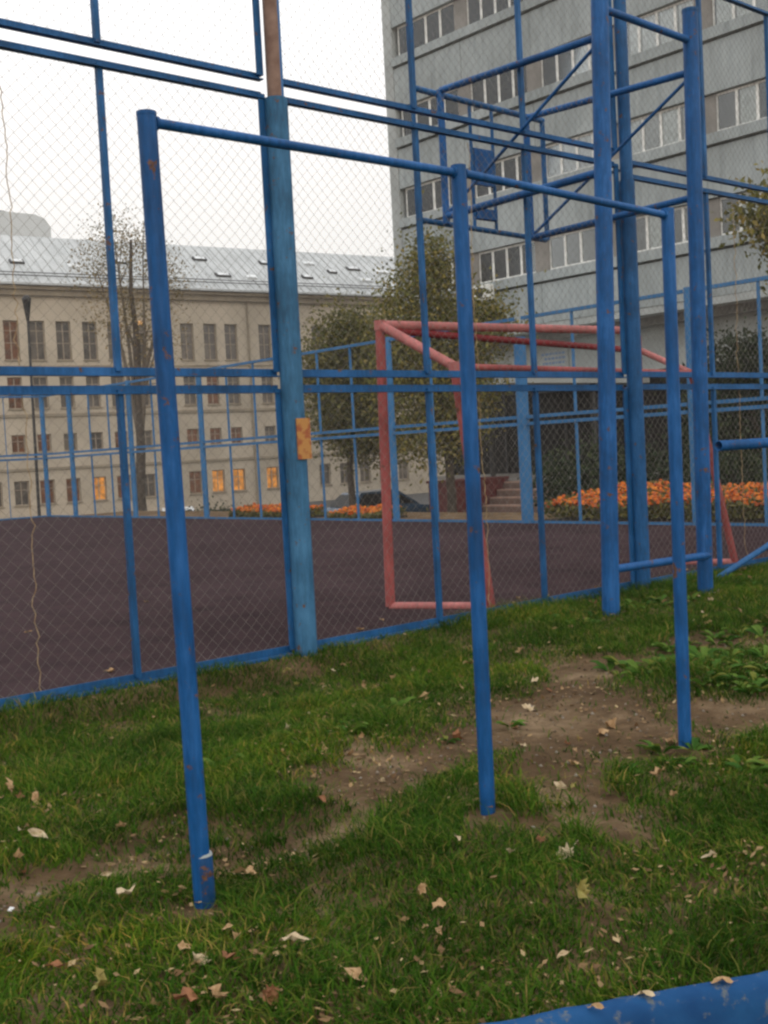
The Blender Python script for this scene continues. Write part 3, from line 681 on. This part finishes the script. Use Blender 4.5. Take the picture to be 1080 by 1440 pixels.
# ------------------------------------------------------------------ trees
def leaf_cloud(blobs, n, size, clump=.35, per=14, shell=.5):
    C_, Vs = [], []
    vol = np.array([b_[1][0] * b_[1][1] * b_[1][2] for b_ in blobs]); vol = vol ** .7 / (vol ** .7).sum()
    nc = max(1, n // per); which = rng.choice(len(blobs), nc, p=vol)
    d = rng.normal(size=(nc, 3)); d /= np.linalg.norm(d, axis=1)[:, None]
    rad = (shell + (1 - shell) * rng.random(nc)) * (.78 + .44 * rng.random(nc))
    ce = np.array([blobs[k][0] for k in which]) + d * rad[:, None] * np.array([blobs[k][1] for k in which])
    P = np.repeat(ce, per, 0) + rng.normal(size=(nc * per, 3)) * clump * (.5 + rng.random((nc * per, 1)))
    m_ = len(P); u = rng.normal(size=(m_, 3)); u /= np.linalg.norm(u, axis=1)[:, None]
    v = np.cross(u, rng.normal(size=(m_, 3))); v /= np.linalg.norm(v, axis=1)[:, None]
    s_ = size * (.6 + .8 * rng.random((m_, 1)))
    w_ = np.cross(u, v) * s_ * .25
    V = np.stack([P - u * s_, P + v * s_ * .55 + w_, P + u * s_, P - v * s_ * .55 + w_], 1).reshape(-1, 3)
    return V, np.arange(m_ * 4).reshape(-1, 4)
def tree(name, base, label, blobs, n, size, mat, trunk_r, clump=.35, limbs=None, cat='tree', shell=.5, twig=0, group=None):
    t_ = thing(name, base, label, cat, group)
    b0 = Vector(base); tops = [Vector(b_[0]) for b_ in blobs]; mid = sum(tops, Vector()) / len(tops)
    hz = max(q.z for q in tops)
    b_ = MB(); stem = []
    for k in range(7):
        f_ = k / 6; p_ = b0.lerp(Vector((mid.x, mid.y, hz)), f_)
        stem.append(p_ + Vector((random.uniform(-1, 1), random.uniform(-1, 1), 0)) * .12 * (1 if k else 0))
    stem[0].z -= .3
    b_.tube(stem, [trunk_r * (1 - .13 * k) for k in range(7)], 10)
    b_.build('trunk', 'bark', t_, True)
    b_ = MB()
    for q in tops:
        s_ = stem[random.choice([2, 3, 4])]
        m_ = s_.lerp(q, .5) + Vector((random.uniform(-.2, .2), random.uniform(-.2, .2), .25))
        b_.tube([s_, m_, q], [trunk_r * .42, trunk_r * .25, trunk_r * .08], 7)
        for k in range(twig):
            dr = Vector((random.gauss(0, 1), random.gauss(0, 1), random.gauss(.5, .8))).normalized() * random.uniform(.7, 2.0)
            st0 = m_.lerp(q, random.random()); b_.tube([st0, st0 + dr * .5 + Vector((0, 0, .12)), st0 + dr], [trunk_r * .10, trunk_r * .07, trunk_r * .03], 5)
    b_.build('branches', 'bark_grey' if name == 'tall_tree' else 'bark', t_, True)
    V, F = leaf_cloud(blobs, n, size, clump, shell=shell)
    npmesh('crown', V, F, None, mat, t_)
    return t_
tz = lambda x, y: float(terrain(x, y))
tree('garden_tree', (21.1, 21.6, tz(21.1, 21.6)), 'ochre green tree before the corner of the grey building', [((20.6, 22.0, 4.6), (1.0, .8, 1.0)), ((21.0, 21.7, 5.9), (.62, .55, .65)), ((21.5, 21.2, 4.2), (.95, .8, .9)),
     ((20.3, 22.2, 3.2), (.9, .7, .9)), ((21.3, 21.3, 2.6), (1.2, .9, 1.0)), ((22.1, 20.7, 4.3), (.5, .45, .5)), ((20.9, 21.8, 1.6), (1.1, .9, .7))], 26000, .055, 'foliage_ochre', .14, .30)
tree('garden_tree', (23.1, 27.9, tz(23.1, 27.9)), 'olive bushy tree beside the blue fence post, lower than its neighbour', [((23.4, 27.8, 4.6), (.8, .7, .9)), ((22.6, 28.4, 3.8), (.75, .7, .8)), ((23.9, 27.3, 3.7), (.9, .7, .9)), ((23.1, 28.0, 2.6), (1.3, 1.0, 1.1)),
     ((22.8, 28.2, 5.1), (.35, .3, .4)), ((23.7, 27.6, 1.7), (1.2, 1.0, .7))], 26000, .060, 'foliage_olive', .13, .32)
tree('tall_tree', (22.6, 40.0, tz(22.6, 40)), 'tall thinly leaved autumn tree with dark trunk before the ochre building', [((22.4, 40.6, 9.8), (1.4, 1.2, 1.0)), ((23.2, 39.9, 9.3), (1.3, 1.0, 1.2)), ((21.9, 41.2, 8.7), (1.2, 1.0, 1.2)), ((23.9, 39.2, 8.2), (1.1, .9, 1.2)),
     ((22.5, 40.4, 7.0), (1.5, 1.3, 1.4)), ((23.5, 39.6, 6.0), (1.3, 1.1, 1.2))], 5200, .05, 'foliage_thin', .24, .28, twig=6, shell=.2)
tree('leafy_tree', (19.4, 9.9, tz(19.4, 9.9)), 'yellow green tree whose branch tips reach in at the right edge', [((18.45, 10.75, 4.85), (.60, .5, .42)), ((18.7, 10.5, 4.55), (.5, .5, .45)), ((19.2, 10.0, 5.2), (.9, .8, .8)), ((18.8, 10.4, 3.5), (.35, .35, .35)), ((19.9, 9.4, 4.2), (1.2, 1.0, 1.2)), ((20.3, 9.0, 5.6), (1.1, 1.0, .9))], 17000, .060, 'foliage_ochre', .13, .18)
tree('round_tree', (21.7, 13.1, tz(21.7, 13.1)), 'dark rounded tree in front of the grey building at the right', [((21.5, 13.3, 2.5), (.8, .7, .75)), ((21.9, 12.8, 2.3), (.8, .8, .8)), ((21.0, 13.7, 1.3), (.9, .8, .9)), ((22.2, 12.6, 1.0), (1.0, .9, .9)), ((21.4, 13.3, .2), (1.2, 1.0, .8))], 15000, .052, 'foliage_dark', .12, .17)
for j, (sx, sy, sr, sh, lb) in enumerate(((19.0, 15.4, .8, 2.0, 'dark shrub between the tall blue poles, behind the marigolds'), (20.2, 14.4, 1.0, 2.2, 'dark shrub to the left of the rounded tree'), (18.6, 11.8, .9, 1.7, 'dark shrub behind the marigolds at the right edge'), 
                                          (21.0, 33.0, 1.0, 1.5, 'dark shrub left of the tall fence post, behind the low marigolds'))):
    z0 = tz(sx, sy)
    tree('shrub', (sx, sy, z0), lb, [((sx, sy, z0 + sh * .35), (sr, sr, sh * .35)), ((sx + .3, sy - .3, z0 + sh * .7), (sr * .7, sr * .7, sh * .3)), ((sx - .3, sy + .35, z0 + sh * .6), (sr * .7, sr * .7, sh * .3))], 5000, .055, 'foliage_dark', .06, .16, cat='shrub', group='dark shrubs beyond the court')

# ------------------------------------------------------------------ marigold beds
def flower_bed(name, x0, x1, y0, y1, n, hmin, hmax, label, size=.030):
    b0 = thing(name, ((x0 + x1) / 2, (y0 + y1) / 2, 0), label, 'flower bed')
    MB().box(x0, x1, y0, y1, -.5, .03).build('bed_soil', 'soil_bed', b0)
    X = rng.uniform(x0 + .05, x1 - .05, n); Y = rng.uniform(y0 + .05, y1 - .05, n)
    H = hmin + (hmax - hmin) * (.35 + .65 * (X - x0) / (x1 - x0)) * (.6 + .55 * vnoise(X, Y, 1.7, 8)) + rng.normal(0, .02, n)
    V = []; F = []; k = 0
    R_ = size * (.65 + .7 * rng.random(n))
    ang = np.linspace(0, 2 * np.pi, 9)[:-1]
    for x_, y_, h_, r_ in zip(X, Y, H, R_):
        tl = rng.normal(0, .35, 2)
        for q, (rr, zz) in enumerate(((1.0, 0), (.75, .45), (.3, .7))):
            for a_ in ang:
                j_ = rr * r_ * (1 + .16 * math.sin(a_ * 4 + q))
                dx, dy = j_ * math.cos(a_), j_ * math.sin(a_)
                V.append((x_ + dx, y_ + dy, h_ + zz * r_ + tl[0] * dx + tl[1] * dy))
        for q in range(2):
            for i in range(8): F.append((k + q * 8 + i, k + q * 8 + (i + 1) % 8, k + q * 8 + 8 + (i + 1) % 8, k + q * 8 + 8 + i))
        F.append((k + 16, k + 18, k + 20, k + 22)); k += 24
    tag(npmesh('flower_heads', V, F, None, 'petals', b0), kind='stuff')
    m_ = n * 5; LX = rng.uniform(x0, x1, m_); LY = rng.uniform(y0, y1, m_)
    LH = (hmin + (hmax - hmin) * (.35 + .65 * (LX - x0) / (x1 - x0)) * (.6 + .55 * vnoise(LX, LY, 1.7, 8))) * (.25 + .85 * rng.random(m_))
    P = np.stack([LX, LY, LH], 1); u = rng.normal(size=(m_, 3)); u /= np.linalg.norm(u, axis=1)[:, None]; v = np.cross(u, rng.normal(size=(m_, 3))); v /= np.linalg.norm(v, axis=1)[:, None]
    s_ = .045 * (.5 + rng.random((m_, 1)))
    VV = np.stack([P - u * s_, P + v * s_ * .4, P + u * s_, P - v * s_ * .4], 1).reshape(-1, 3)
    tag(npmesh('flower_leaves', VV, np.arange(m_ * 4).reshape(-1, 4), None, 'foliage_olive', b0), kind='stuff')
flower_bed('marigold_bed', 12.55, 14.3, 3.0, 11.05, 4600, .16, .47, 'dense bed of bright orange marigolds before the grey building')
flower_bed('marigold_bed', 12.5, 13.2, 16.7, 18.9, 700, .06, .24, 'low patch of orange marigolds left of the tall fence post')
flower_bed('marigold_bed', 12.5, 13.2, 14.55, 15.9, 420, .05, .20, 'small patch of orange marigolds right of the tall fence post')

# ------------------------------------------------------------------ parked cars
def car(loc, rz, paint_, label):
    c_ = thing('parked_car', loc, label, 'car', 'cars parked beyond the court', rz)
    st = [(-2.1, .42, .72, .70), (-2.0, .30, .86, .80), (-1.2, .26, .92, .84), (-.2, .25, .93, .85), (.9, .26, .90, .84), (1.9, .30, .78, .78), (2.1, .40, .66, .66)]
    b_ = MB(); n_ = 8
    for x_, lo, hi, hw in st:
        b_.v += [(x_, -hw * .92, lo), (x_, -hw, lo + .15), (x_, -hw, hi - .14), (x_, -hw * .9, hi), (x_, hw * .9, hi), (x_, hw, hi - .14), (x_, hw, lo + .15), (x_, hw * .92, lo)]
    for i in range(len(st) - 1):
        for j in range(n_): b_.f.append((i * n_ + j, i * n_ + (j + 1) % n_, (i + 1) * n_ + (j + 1) % n_, (i + 1) * n_ + j))
    b_.f += [tuple(range(n_ - 1, -1, -1)), tuple(range((len(st) - 1) * n_, len(st) * n_))]
    b_.build('body', paint_, c_, True, local=True)
    cab = [(-1.75, .70, .90), (-1.25, .60, 1.42), (.15, .60, 1.45), (1.0, .72, .90)]
    b_ = MB()
    b_.v = [(-1.8, -.74, .88), (-1.2, -.58, 1.40), (.2, -.58, 1.43), (1.05, -.74, .86), (-1.8, .74, .88), (-1.2, .58, 1.40), (.2, .58, 1.43), (1.05, .74, .86)]
    b_.f = [(0, 3, 2, 1), (4, 5, 6, 7), (0, 1, 5, 4), (1, 2, 6, 5), (2, 3, 7, 6), (0, 4, 7, 3)]
    b_.build('cabin', paint_, c_, local=True)
    for sgn in (-1, 1):
        f = lambda x_, t_: (x_, sgn * (.745 - .16 * t_), .90 + .52 * t_)
        b_ = MB().add([f(-1.5, .1), f(-.42, .1), f(-.42, .85), f(-1.12, .85)], [(0, 1, 2, 3)]).add([f(-.34, .1), f(.82, .1), f(.18, .85), f(-.34, .85)], [(0, 1, 2, 3)])
        b_.build('side_window', 'darkglass', c_, local=True)
    MB().add([(.31, -.53, 1.37), (.96, -.68, .93), (.96, .68, .93), (.31, .53, 1.37)], [(0, 1, 2, 3)]).build('windscreen', 'darkglass', c_, local=True).location = (.012, 0, .012)
    MB().add([(-1.32, -.53, 1.34), (-1.72, -.68, .96), (-1.72, .68, .96), (-1.32, .53, 1.34)], [(0, 1, 2, 3)]).build('rear_window', 'darkglass', c_, local=True).location = (-.012, 0, .01)
    for wx in (-1.3, 1.3):
        for sgn in (-1, 1):
            tw = MB().tube([(wx, sgn * .68, .31), (wx, sgn * .86, .31)], .31, 20).build('wheel', 'tyre', c_, True, local=True)
            MB().tube([(wx, sgn * .855, .31), (wx, sgn * .868, .31)], .19, 16).build('rim', 'rim', tw, True, local=True)
    for sgn in (-1, 1):
        MB().box(2.06, 2.10, sgn * .55 - .14, sgn * .55 + .14, .52, .64).build('headlight', 'rooflight', c_, local=True)
        MB().box(-2.11, -2.06, sgn * .58 - .12, sgn * .58 + .12, .56, .72).build('tail_light', 'dark_red', c_, local=True)
    return c_
car((25.6, 29.4, tz(25.6, 29.4)), math.radians(-8), 'car_blue', 'dark blue car parked behind the pink goal')
car((23.6, 39.2, tz(23.6, 39.2) + .10), math.radians(60), 'car_white', 'white car parked by the dark tree trunk')

# ------------------------------------------------------------------ street lamp
sl_ = thing('street_lamp', (17.4, 38, tz(17.4, 38)), 'dark street lamp on a thin pole before the ochre building at far left', 'street lamp')
MB().tube([(17.4, 38.0, tz(17.4, 38)), (17.5, 38.05, 6.3)], [.06, .04], 12).build('pole', 'dark_metal', sl_, True)
MB().tube([(17.5, 38.05, 6.25), (17.5, 38.05, 6.45), (17.5, 38.05, 6.95), (17.5, 38.05, 7.0), (17.5, 38.05, 7.12)], [.05, .08, .15, .17, .06], 14).build('lantern', 'dark_metal', sl_, True)

# ------------------------------------------------------------------ grass
def in_view(x, y, margin=330):
    dx = x * right0.x + y * right0.y; dz = x * fwd0.x + y * fwd0.y
    return (dz > .8) & (np.abs(dx) < (540 + margin) / FPX * dz + .35)
def scatter(dens_near, dens_far, region):
    x0, x1, y0, y1 = region; A = (x1 - x0) * (y1 - y0); n = int(A * dens_near)
    x = rng.uniform(x0, x1, n); y = rng.uniform(y0, y1, n); d = np.hypot(x, y)
    keep = rng.random(n) < (dens_far + (dens_near - dens_far) * (1 - sstep(d, 2.2, 6.0))) / dens_near
    k = keep & in_view(x, y); x, y = x[k], y[k]
    # stay on the lawn side of the kerb and of the fence
    side = (x - kA.x) * ks.x + (y - kA.y) * ks.y
    k = (side > .03) & (y < 5.235); return x[k], y[k]
X, Y = scatter(17000, 8500, (.3, 10.1, .9, 5.24))
sm = soil_mask(X, Y); clump = vnoise(X, Y, 5, 11) * .6 + vnoise(X, Y, 13, 12) * .4
thin = vnoise(X, Y, 1.1, 13)
patch = sstep(vnoise(X, Y, 6, 31) * .6 + vnoise(X, Y, 15, 32) * .4, .48, .72)
prob = (1 - sm * (1 - .55 * patch * (1 - sstep(sm, .75, 1.0)))) * (1 - .35 * patch * (sm > 0)) * 1.0
prob = np.clip(prob, 0, 1) * (1 - .0 * sm)
prob = prob * (.45 + .8 * sstep(clump, .25, .6)) * (.65 + .45 * sstep(thin, .2, .55)) + .02
for px_, py_ in ((1.49, 2.46), (2.497, 2.46), (3.526, 2.46)):
    prob = prob * sstep(np.hypot(X - px_ + .045, Y - py_ + .05), .05, .11)
k = rng.random(len(X)) < prob; X, Y, sm, clump = X[k], Y[k], sm[k], clump[k]
Z = terrain(X, Y)
n = len(X)
lean_dir = vnoise(X, Y, 3.2, 14) * 12 + rng.normal(0, 1.6, n)
H = (.018 + .058 * clump * rng.random(n) ** 1.5 + .020 * rng.random(n)) * (.5 + 1.0 * vnoise(X, Y, 2.6, 15)) * (1 - .5 * sm)
edge = sstep(Y, 4.7, 5.15); H *= 1 + .3 * edge * sstep(X, 3.5, 5)
lean = H * (.2 + 1.9 * rng.random(n)); dx = np.cos(lean_dir) * lean; dy = np.sin(lean_dir) * lean
wd = .0012 + .0016 * rng.random(n); pa = rng.uniform(0, 2 * np.pi, n); wx = np.cos(pa) * wd; wy = np.sin(pa) * wd
B0 = np.stack([X - wx, Y - wy, Z - .004], 1); B1_ = np.stack([X + wx, Y + wy, Z - .004], 1)
M0 = np.stack([X - wx * .8 + dx * .35, Y - wy * .8 + dy * .35, Z + H * .62], 1); M1 = np.stack([X + wx * .8 + dx * .35, Y + wy * .8 + dy * .35, Z + H * .62], 1)
TP = np.stack([X + dx, Y + dy, Z + H * (1 - .25 * rng.random(n))], 1)
V = np.stack([B0, B1_, M1, M0, TP], 1).reshape(-1, 3); k5 = np.arange(n) * 5
grass = npmesh('grass', V, np.stack([k5, k5 + 1, k5 + 2, k5 + 3], 1), np.stack([k5 + 3, k5 + 2, k5 + 4], 1), 'grass')
tag(grass, 'short tousled green grass covering the ground before the fence', 'grass', kind='stuff')

# ------------------------------------------------------------------ broad-leaved weeds
def weed_mesh(seed):
    r_ = random.Random(seed); b_ = MB()
    for k in range(r_.randint(8, 13)):
        a_ = r_.uniform(0, 6.28); L = r_.uniform(.035, .072); W = L * r_.uniform(.30, .46); up_ = r_.uniform(.25, .9)
        d = Vector((math.cos(a_), math.sin(a_), 0)); s_ = Vector((-d.y, d.x, 0)); o0 = d * .008
        pts = []
        for f_, wf in ((0, .12), (.3, .8), (.6, 1), (.85, .6), (1, .04)):
            c_ = o0 + d * (L * f_) + Vector((0, 0, L * up_ * f_ * (1.25 - .75 * f_)))
            pts.append((c_ - s_ * W * .5 * wf + Vector((0, 0, .006 * wf)), c_, c_ + s_ * W * .5 * wf + Vector((0, 0, .006 * wf))))
        vs = [q for tr_ in pts for q in tr_]; fs = []
        for i in range(4): fs += [(3 * i, 3 * i + 1, 3 * i + 4, 3 * i + 3), (3 * i + 1, 3 * i + 2, 3 * i + 5, 3 * i + 4)]
        b_.add(vs, fs)
    me = bpy.data.meshes.new('broadleaf_weed'); me.from_pydata(b_.v, [], b_.f); me.materials.append(MT['weed']); return me
wm = [weed_mesh(s_) for s_ in range(6)]
WEED = [('along the fence foot below the goal', 5.2, 7.8, 4.4, 5.1, 60), ('on the slope right of the bare soil', 4.35, 5.9, 2.6, 3.6, 80), ('around the foot of the right pull-up post', 3.1, 3.75, 2.0, 2.5, 12),
        ('left of the middle pull-up post', 2.1, 3.3, 3.1, 3.9, 18)]
for ph, x0, x1, y0, y1, n_ in WEED:
    for j in range(n_):
        x_, y_ = random.uniform(x0, x1), random.uniform(y0, y1)
        o_ = bpy.data.objects.new('broadleaf_weed', random.choice(wm)); col.objects.link(o_)
        o_.location = (x_, y_, tz(x_, y_)); o_.rotation_euler = (random.gauss(0, .1), random.gauss(0, .1), random.uniform(0, 6.28)); s_ = random.uniform(.7, 1.35) * (1.35 if 'slope' in ph else 1); o_.scale = (s_, s_, s_)
        tag(o_, 'small broad leaved weed growing ' + ph, 'weed', 'weeds ' + ph)

# ------------------------------------------------------------------ fallen leaves
def leaf_mesh(kind, seed, mat):
    r_ = random.Random(seed)
    if kind == 'maple':
        ctl = [(0, -.80), (.22, -.62), (.55, -.66), (.58, -.34), (.90, -.02), (.62, .22), (.62, .60), (.32, .58), (0, .98)]
        ctl = [(x_ * r_.uniform(.7, 1.1), y_ * r_.uniform(.8, 1.1)) for x_, y_ in ctl]; ctl[0] = (0, ctl[0][1]); ctl[-1] = (0, ctl[-1][1])
    else:
        ctl = [(0, -1.0), (.22, -.72), (.42, -.25), (.44, .15), (.30, .6), (.12, .9), (0, 1.08)]
    out = ctl + [(-x_ * r_.uniform(.55, 1.1), y_ * r_.uniform(.85, 1.1)) for x_, y_ in ctl[-2:0:-1]]
    cu = r_.uniform(.3, 1.3); cv = r_.uniform(-.6, .9); tw = r_.uniform(-.7, .7)
    def z(x_, y_): return cu * x_ * x_ * .9 + cv * y_ * y_ * .5 + tw * x_ * y_ + .13 * math.sin(5 * x_ + 4 * y_ + seed) + .09 * math.sin(9 * y_ - 6 * x_ + seed * 2)
    inn = [(x_ * .5, y_ * .5) for x_, y_ in out]
    vs = [(0, 0, 0)] + [(x_, y_, z(x_, y_)) for x_, y_ in inn] + [(x_, y_, z(x_, y_) + r_.uniform(-.04, .08)) for x_, y_ in out]; m_ = len(out)
    fs = [(0, 1 + i, 1 + (i + 1) % m_) for i in range(m_)] + [(1 + i, 1 + m_ + i, 1 + m_ + (i + 1) % m_, 1 + (i + 1) % m_) for i in range(m_)]
    k = len(vs); y0 = -.95                 # stalk
    vs += [(-.02, y0, z(0, y0)), (.02, y0, z(0, y0)), (.05, y0 - .5, z(0, y0) + .1), (.02, y0 - .5, z(0, y0) + .1)]; fs.append((k, k + 1, k + 2, k + 3))
    me = bpy.data.meshes.new('fallen_leaf'); me.from_pydata(vs, [], fs); me.materials.append(MT[mat]); return me
def put_leaf(me, x_, y_, s_, label, group, z_=None, rz=None, tilt=.5, lift=.018):
    o_ = bpy.data.objects.new('fallen_leaf', me); col.objects.link(o_)
    gz = tz(x_, y_) if z_ is None else z_
    o_.location = (x_, y_, gz + lift); o_.scale = (s_, s_, s_)
    o_.rotation_euler = (random.gauss(0, tilt), random.gauss(0, tilt), random.uniform(0, 6.28) if rz is None else rz)
    tag(o_, label, 'fallen leaf', group); return o_
LM = {c: [leaf_mesh(kd_, s_, 'leaf_' + c) for kd_ in ('maple', 'oval') for s_ in range(6)] for c in ('tan', 'brown', 'pale', 'yellow')}
XX, YY = scatter(90, 60, (.6, 9.8, 1.2, 5.1))
order = rng.permutation(len(XX))
wgt = sstep(vnoise(XX, YY, 1.8, 21) * .6 + vnoise(XX, YY, 4.5, 22) * .4, .36, .66)
sel = [i for i in order if rng.random() < wgt[i]][:290]
WORDS = {'tan': 'tan', 'brown': 'russet brown', 'pale': 'pale cream', 'yellow': 'yellow green'}
for i in sel:
    c = random.choices(['tan', 'brown', 'pale', 'yellow'], [.5, .2, .22, .08])[0]
    x_, y_ = float(XX[i]), float(YY[i]); bare = float(soil_mask(x_, y_)) > .5
    d_ = math.hypot(x_, y_)
    place = 'lying on the bare trodden soil' if bare else ('caught in the grass along the fence' if y_ > 4.3 else 'lying in the grass')
    put_leaf(random.choice(LM[c]), x_, y_, random.choice([.013, .016, .018, .021, .024, .028, .034]), f'small dry {WORDS[c]} leaf {place}', f'{WORDS[c]} leaves {place}', lift=.006 if bare else random.uniform(.016, .038))
for c, x_, y_, s_, lb in (('brown', 1.14, 1.98, .034, 'large curled russet leaf in the grass at lower left'), ('tan', 1.19, 1.95, .028, 'tan leaf leaning on the large russet leaf at lower left'),
                          ('yellow', 1.05, 2.16, .034, 'broad olive yellow leaf in the grass at far lower left'), ('pale', 1.36, 2.62, .033, 'pale crumpled leaf on bare soil left of the nearest post'),
                          ('tan', 1.66, 2.53, .035, 'broad tan leaf on bare soil just right of the nearest post'), ('yellow', 2.12, 1.79, .035, 'yellow green leaf in the grass toward the blue kerb'),
                          ('pale', 1.42, 1.50, .034, 'cream triangular leaf standing near the end of the kerb'), ('tan', 1.62, 3.9, .04, 'tan leaf in the grass up left near the fence')):
    put_leaf(LM[c][random.choice([0, 1, 2, 3])], x_, y_, s_, lb, None, lift=.035, tilt=.5)
for x_, y_, s_, c in ((1.86, 1.235, .022, 'tan'), (1.72, 1.31, .02, 'pale'), (1.62, 1.345, .017, 'tan')):
    put_leaf(LM[c][8], x_, y_, s_, f'small dry {WORDS[c]} leaf resting on the blue kerb', 'leaves on the kerb', z_=.07, lift=.004, tilt=.15)
for x_, y_ in ((4.9, 5.7), (4.55, 5.5), (2.9, 5.6), (2.5, 6.2), (6.1, 5.6), (6.3, 5.5), (5.9, 5.45), (3.3, 7.5), (4.6, 8.2), (7.3, 5.5), (6.8, 5.45), (8.0, 5.5)):
    put_leaf(random.choice(LM['tan']), x_, y_, random.uniform(.025, .038), 'small dry tan leaf lying on the brown court surface', 'leaves on the court', z_=.019, lift=.006, tilt=.15)
# crumbs of litter too small to pick apart
X2, Y2 = scatter(1100, 420, (.4, 9.8, 1.2, 5.2)); k = rng.random(len(X2)) < sstep(vnoise(X2, Y2, 2.2, 41) * .6 + vnoise(X2, Y2, 6, 42) * .4, .38, .72); X2, Y2 = X2[k], Y2[k]; m_ = len(X2)
P = np.stack([X2, Y2, terrain(X2, Y2) + .006 + .022 * rng.random(m_) * (1 - soil_mask(X2, Y2))], 1)
u = rng.normal(size=(m_, 3)); u[:, 2] *= .35; u /= np.linalg.norm(u, axis=1)[:, None]; v = np.cross(u, np.array([0, 0, 1.]) + rng.normal(0, .3, (m_, 3))); v /= np.linalg.norm(v, axis=1)[:, None]
s_ = .004 + .012 * rng.random((m_, 1)) ** 2
V = np.stack([P - u * s_, P + v * s_ * .5, P + u * s_, P - v * s_ * .6], 1).reshape(-1, 3)
tag(npmesh('leaf_litter', V, np.arange(m_ * 4).reshape(-1, 4), None, 'litter'), 'crumbled dry leaf litter scattered through the grass', 'leaf litter', kind='stuff')
sc0 = MB().add([(-.018, -.008, 0), (.018, -.010, .003), (.020, .009, .006), (-.016, .010, .002), (-.018, -.008, .004), (.018, -.010, .007), (.020, .009, .010), (-.016, .010, .006)],
               [(0, 3, 2, 1), (4, 5, 6, 7), (0, 1, 5, 4), (1, 2, 6, 5), (2, 3, 7, 6), (3, 0, 4, 7)]).build('paper_scrap', 'paper')
sc0.scale = (.6, .6, .6); sc0.location = (1.15, 2.83, tz(1.15, 2.83) + .01); sc0.rotation_euler = (0, .1, .9); tag(sc0, 'small white scrap of paper on bare soil at the left edge', 'paper')

# pebbles and crumbs of soil on the trodden ground
X3, Y3 = scatter(900, 500, (.5, 7.0, 1.6, 4.2)); k = rng.random(len(X3)) < soil_mask(X3, Y3) * .8 + .03; X3, Y3 = X3[k], Y3[k]; m_ = len(X3)
r3 = .0025 + .007 * rng.random(m_) ** 3; Z3 = terrain(X3, Y3) + r3 * .2
oc = np.array([[1, 0, 0], [0, 1, 0], [-1, 0, 0], [0, -1, 0], [0, 0, .8], [0, 0, -.8]], dtype=float)
J = oc[None] * (r3[:, None, None] * (.6 + .8 * rng.random((m_, 6, 1)))); V = (np.stack([X3, Y3, Z3], 1)[:, None] + J).reshape(-1, 3)
tri = np.array([[0, 1, 4], [1, 2, 4], [2, 3, 4], [3, 0, 4], [1, 0, 5], [2, 1, 5], [3, 2, 5], [0, 3, 5]])
F = (np.arange(m_)[:, None, None] * 6 + tri[None]).reshape(-1, 3)
MT['pebble'] = island_mat('soil crumbs', [(0, (.06, .04, .025)), (.6, (.13, .095, .065)), (1, (.27, .24, .20))], .95, 0, .1)
tag(npmesh('soil_crumbs', V, None, F, 'pebble'), 'crumbs of soil and small stones on the trodden ground', 'soil', kind='stuff')

# ------------------------------------------------------------------ thin volume added to imitate lens flare veiling the far things
hz = MB().box(-215, 345, -215, 345, -5.0, 31.5).build('lens_veil', 'paper'); tag(hz, 'thin pale volume added in place of lens flare veil', 'lens_veil', kind='stuff')
m = bpy.data.materials.new('thin haze'); m.use_nodes = True; t = m.node_tree; t.nodes.clear()
o = nn(t, 'ShaderNodeOutputMaterial'); pv = nn(t, 'ShaderNodeVolumePrincipled')
pv.inputs['Color'].default_value = (.93, .91, .88, 1); pv.inputs['Density'].default_value = .0008; pv.inputs['Anisotropy'].default_value = .2
t.links.new(pv.outputs[0], o.inputs['Volume']); hz.data.materials.clear(); hz.data.materials.append(m)
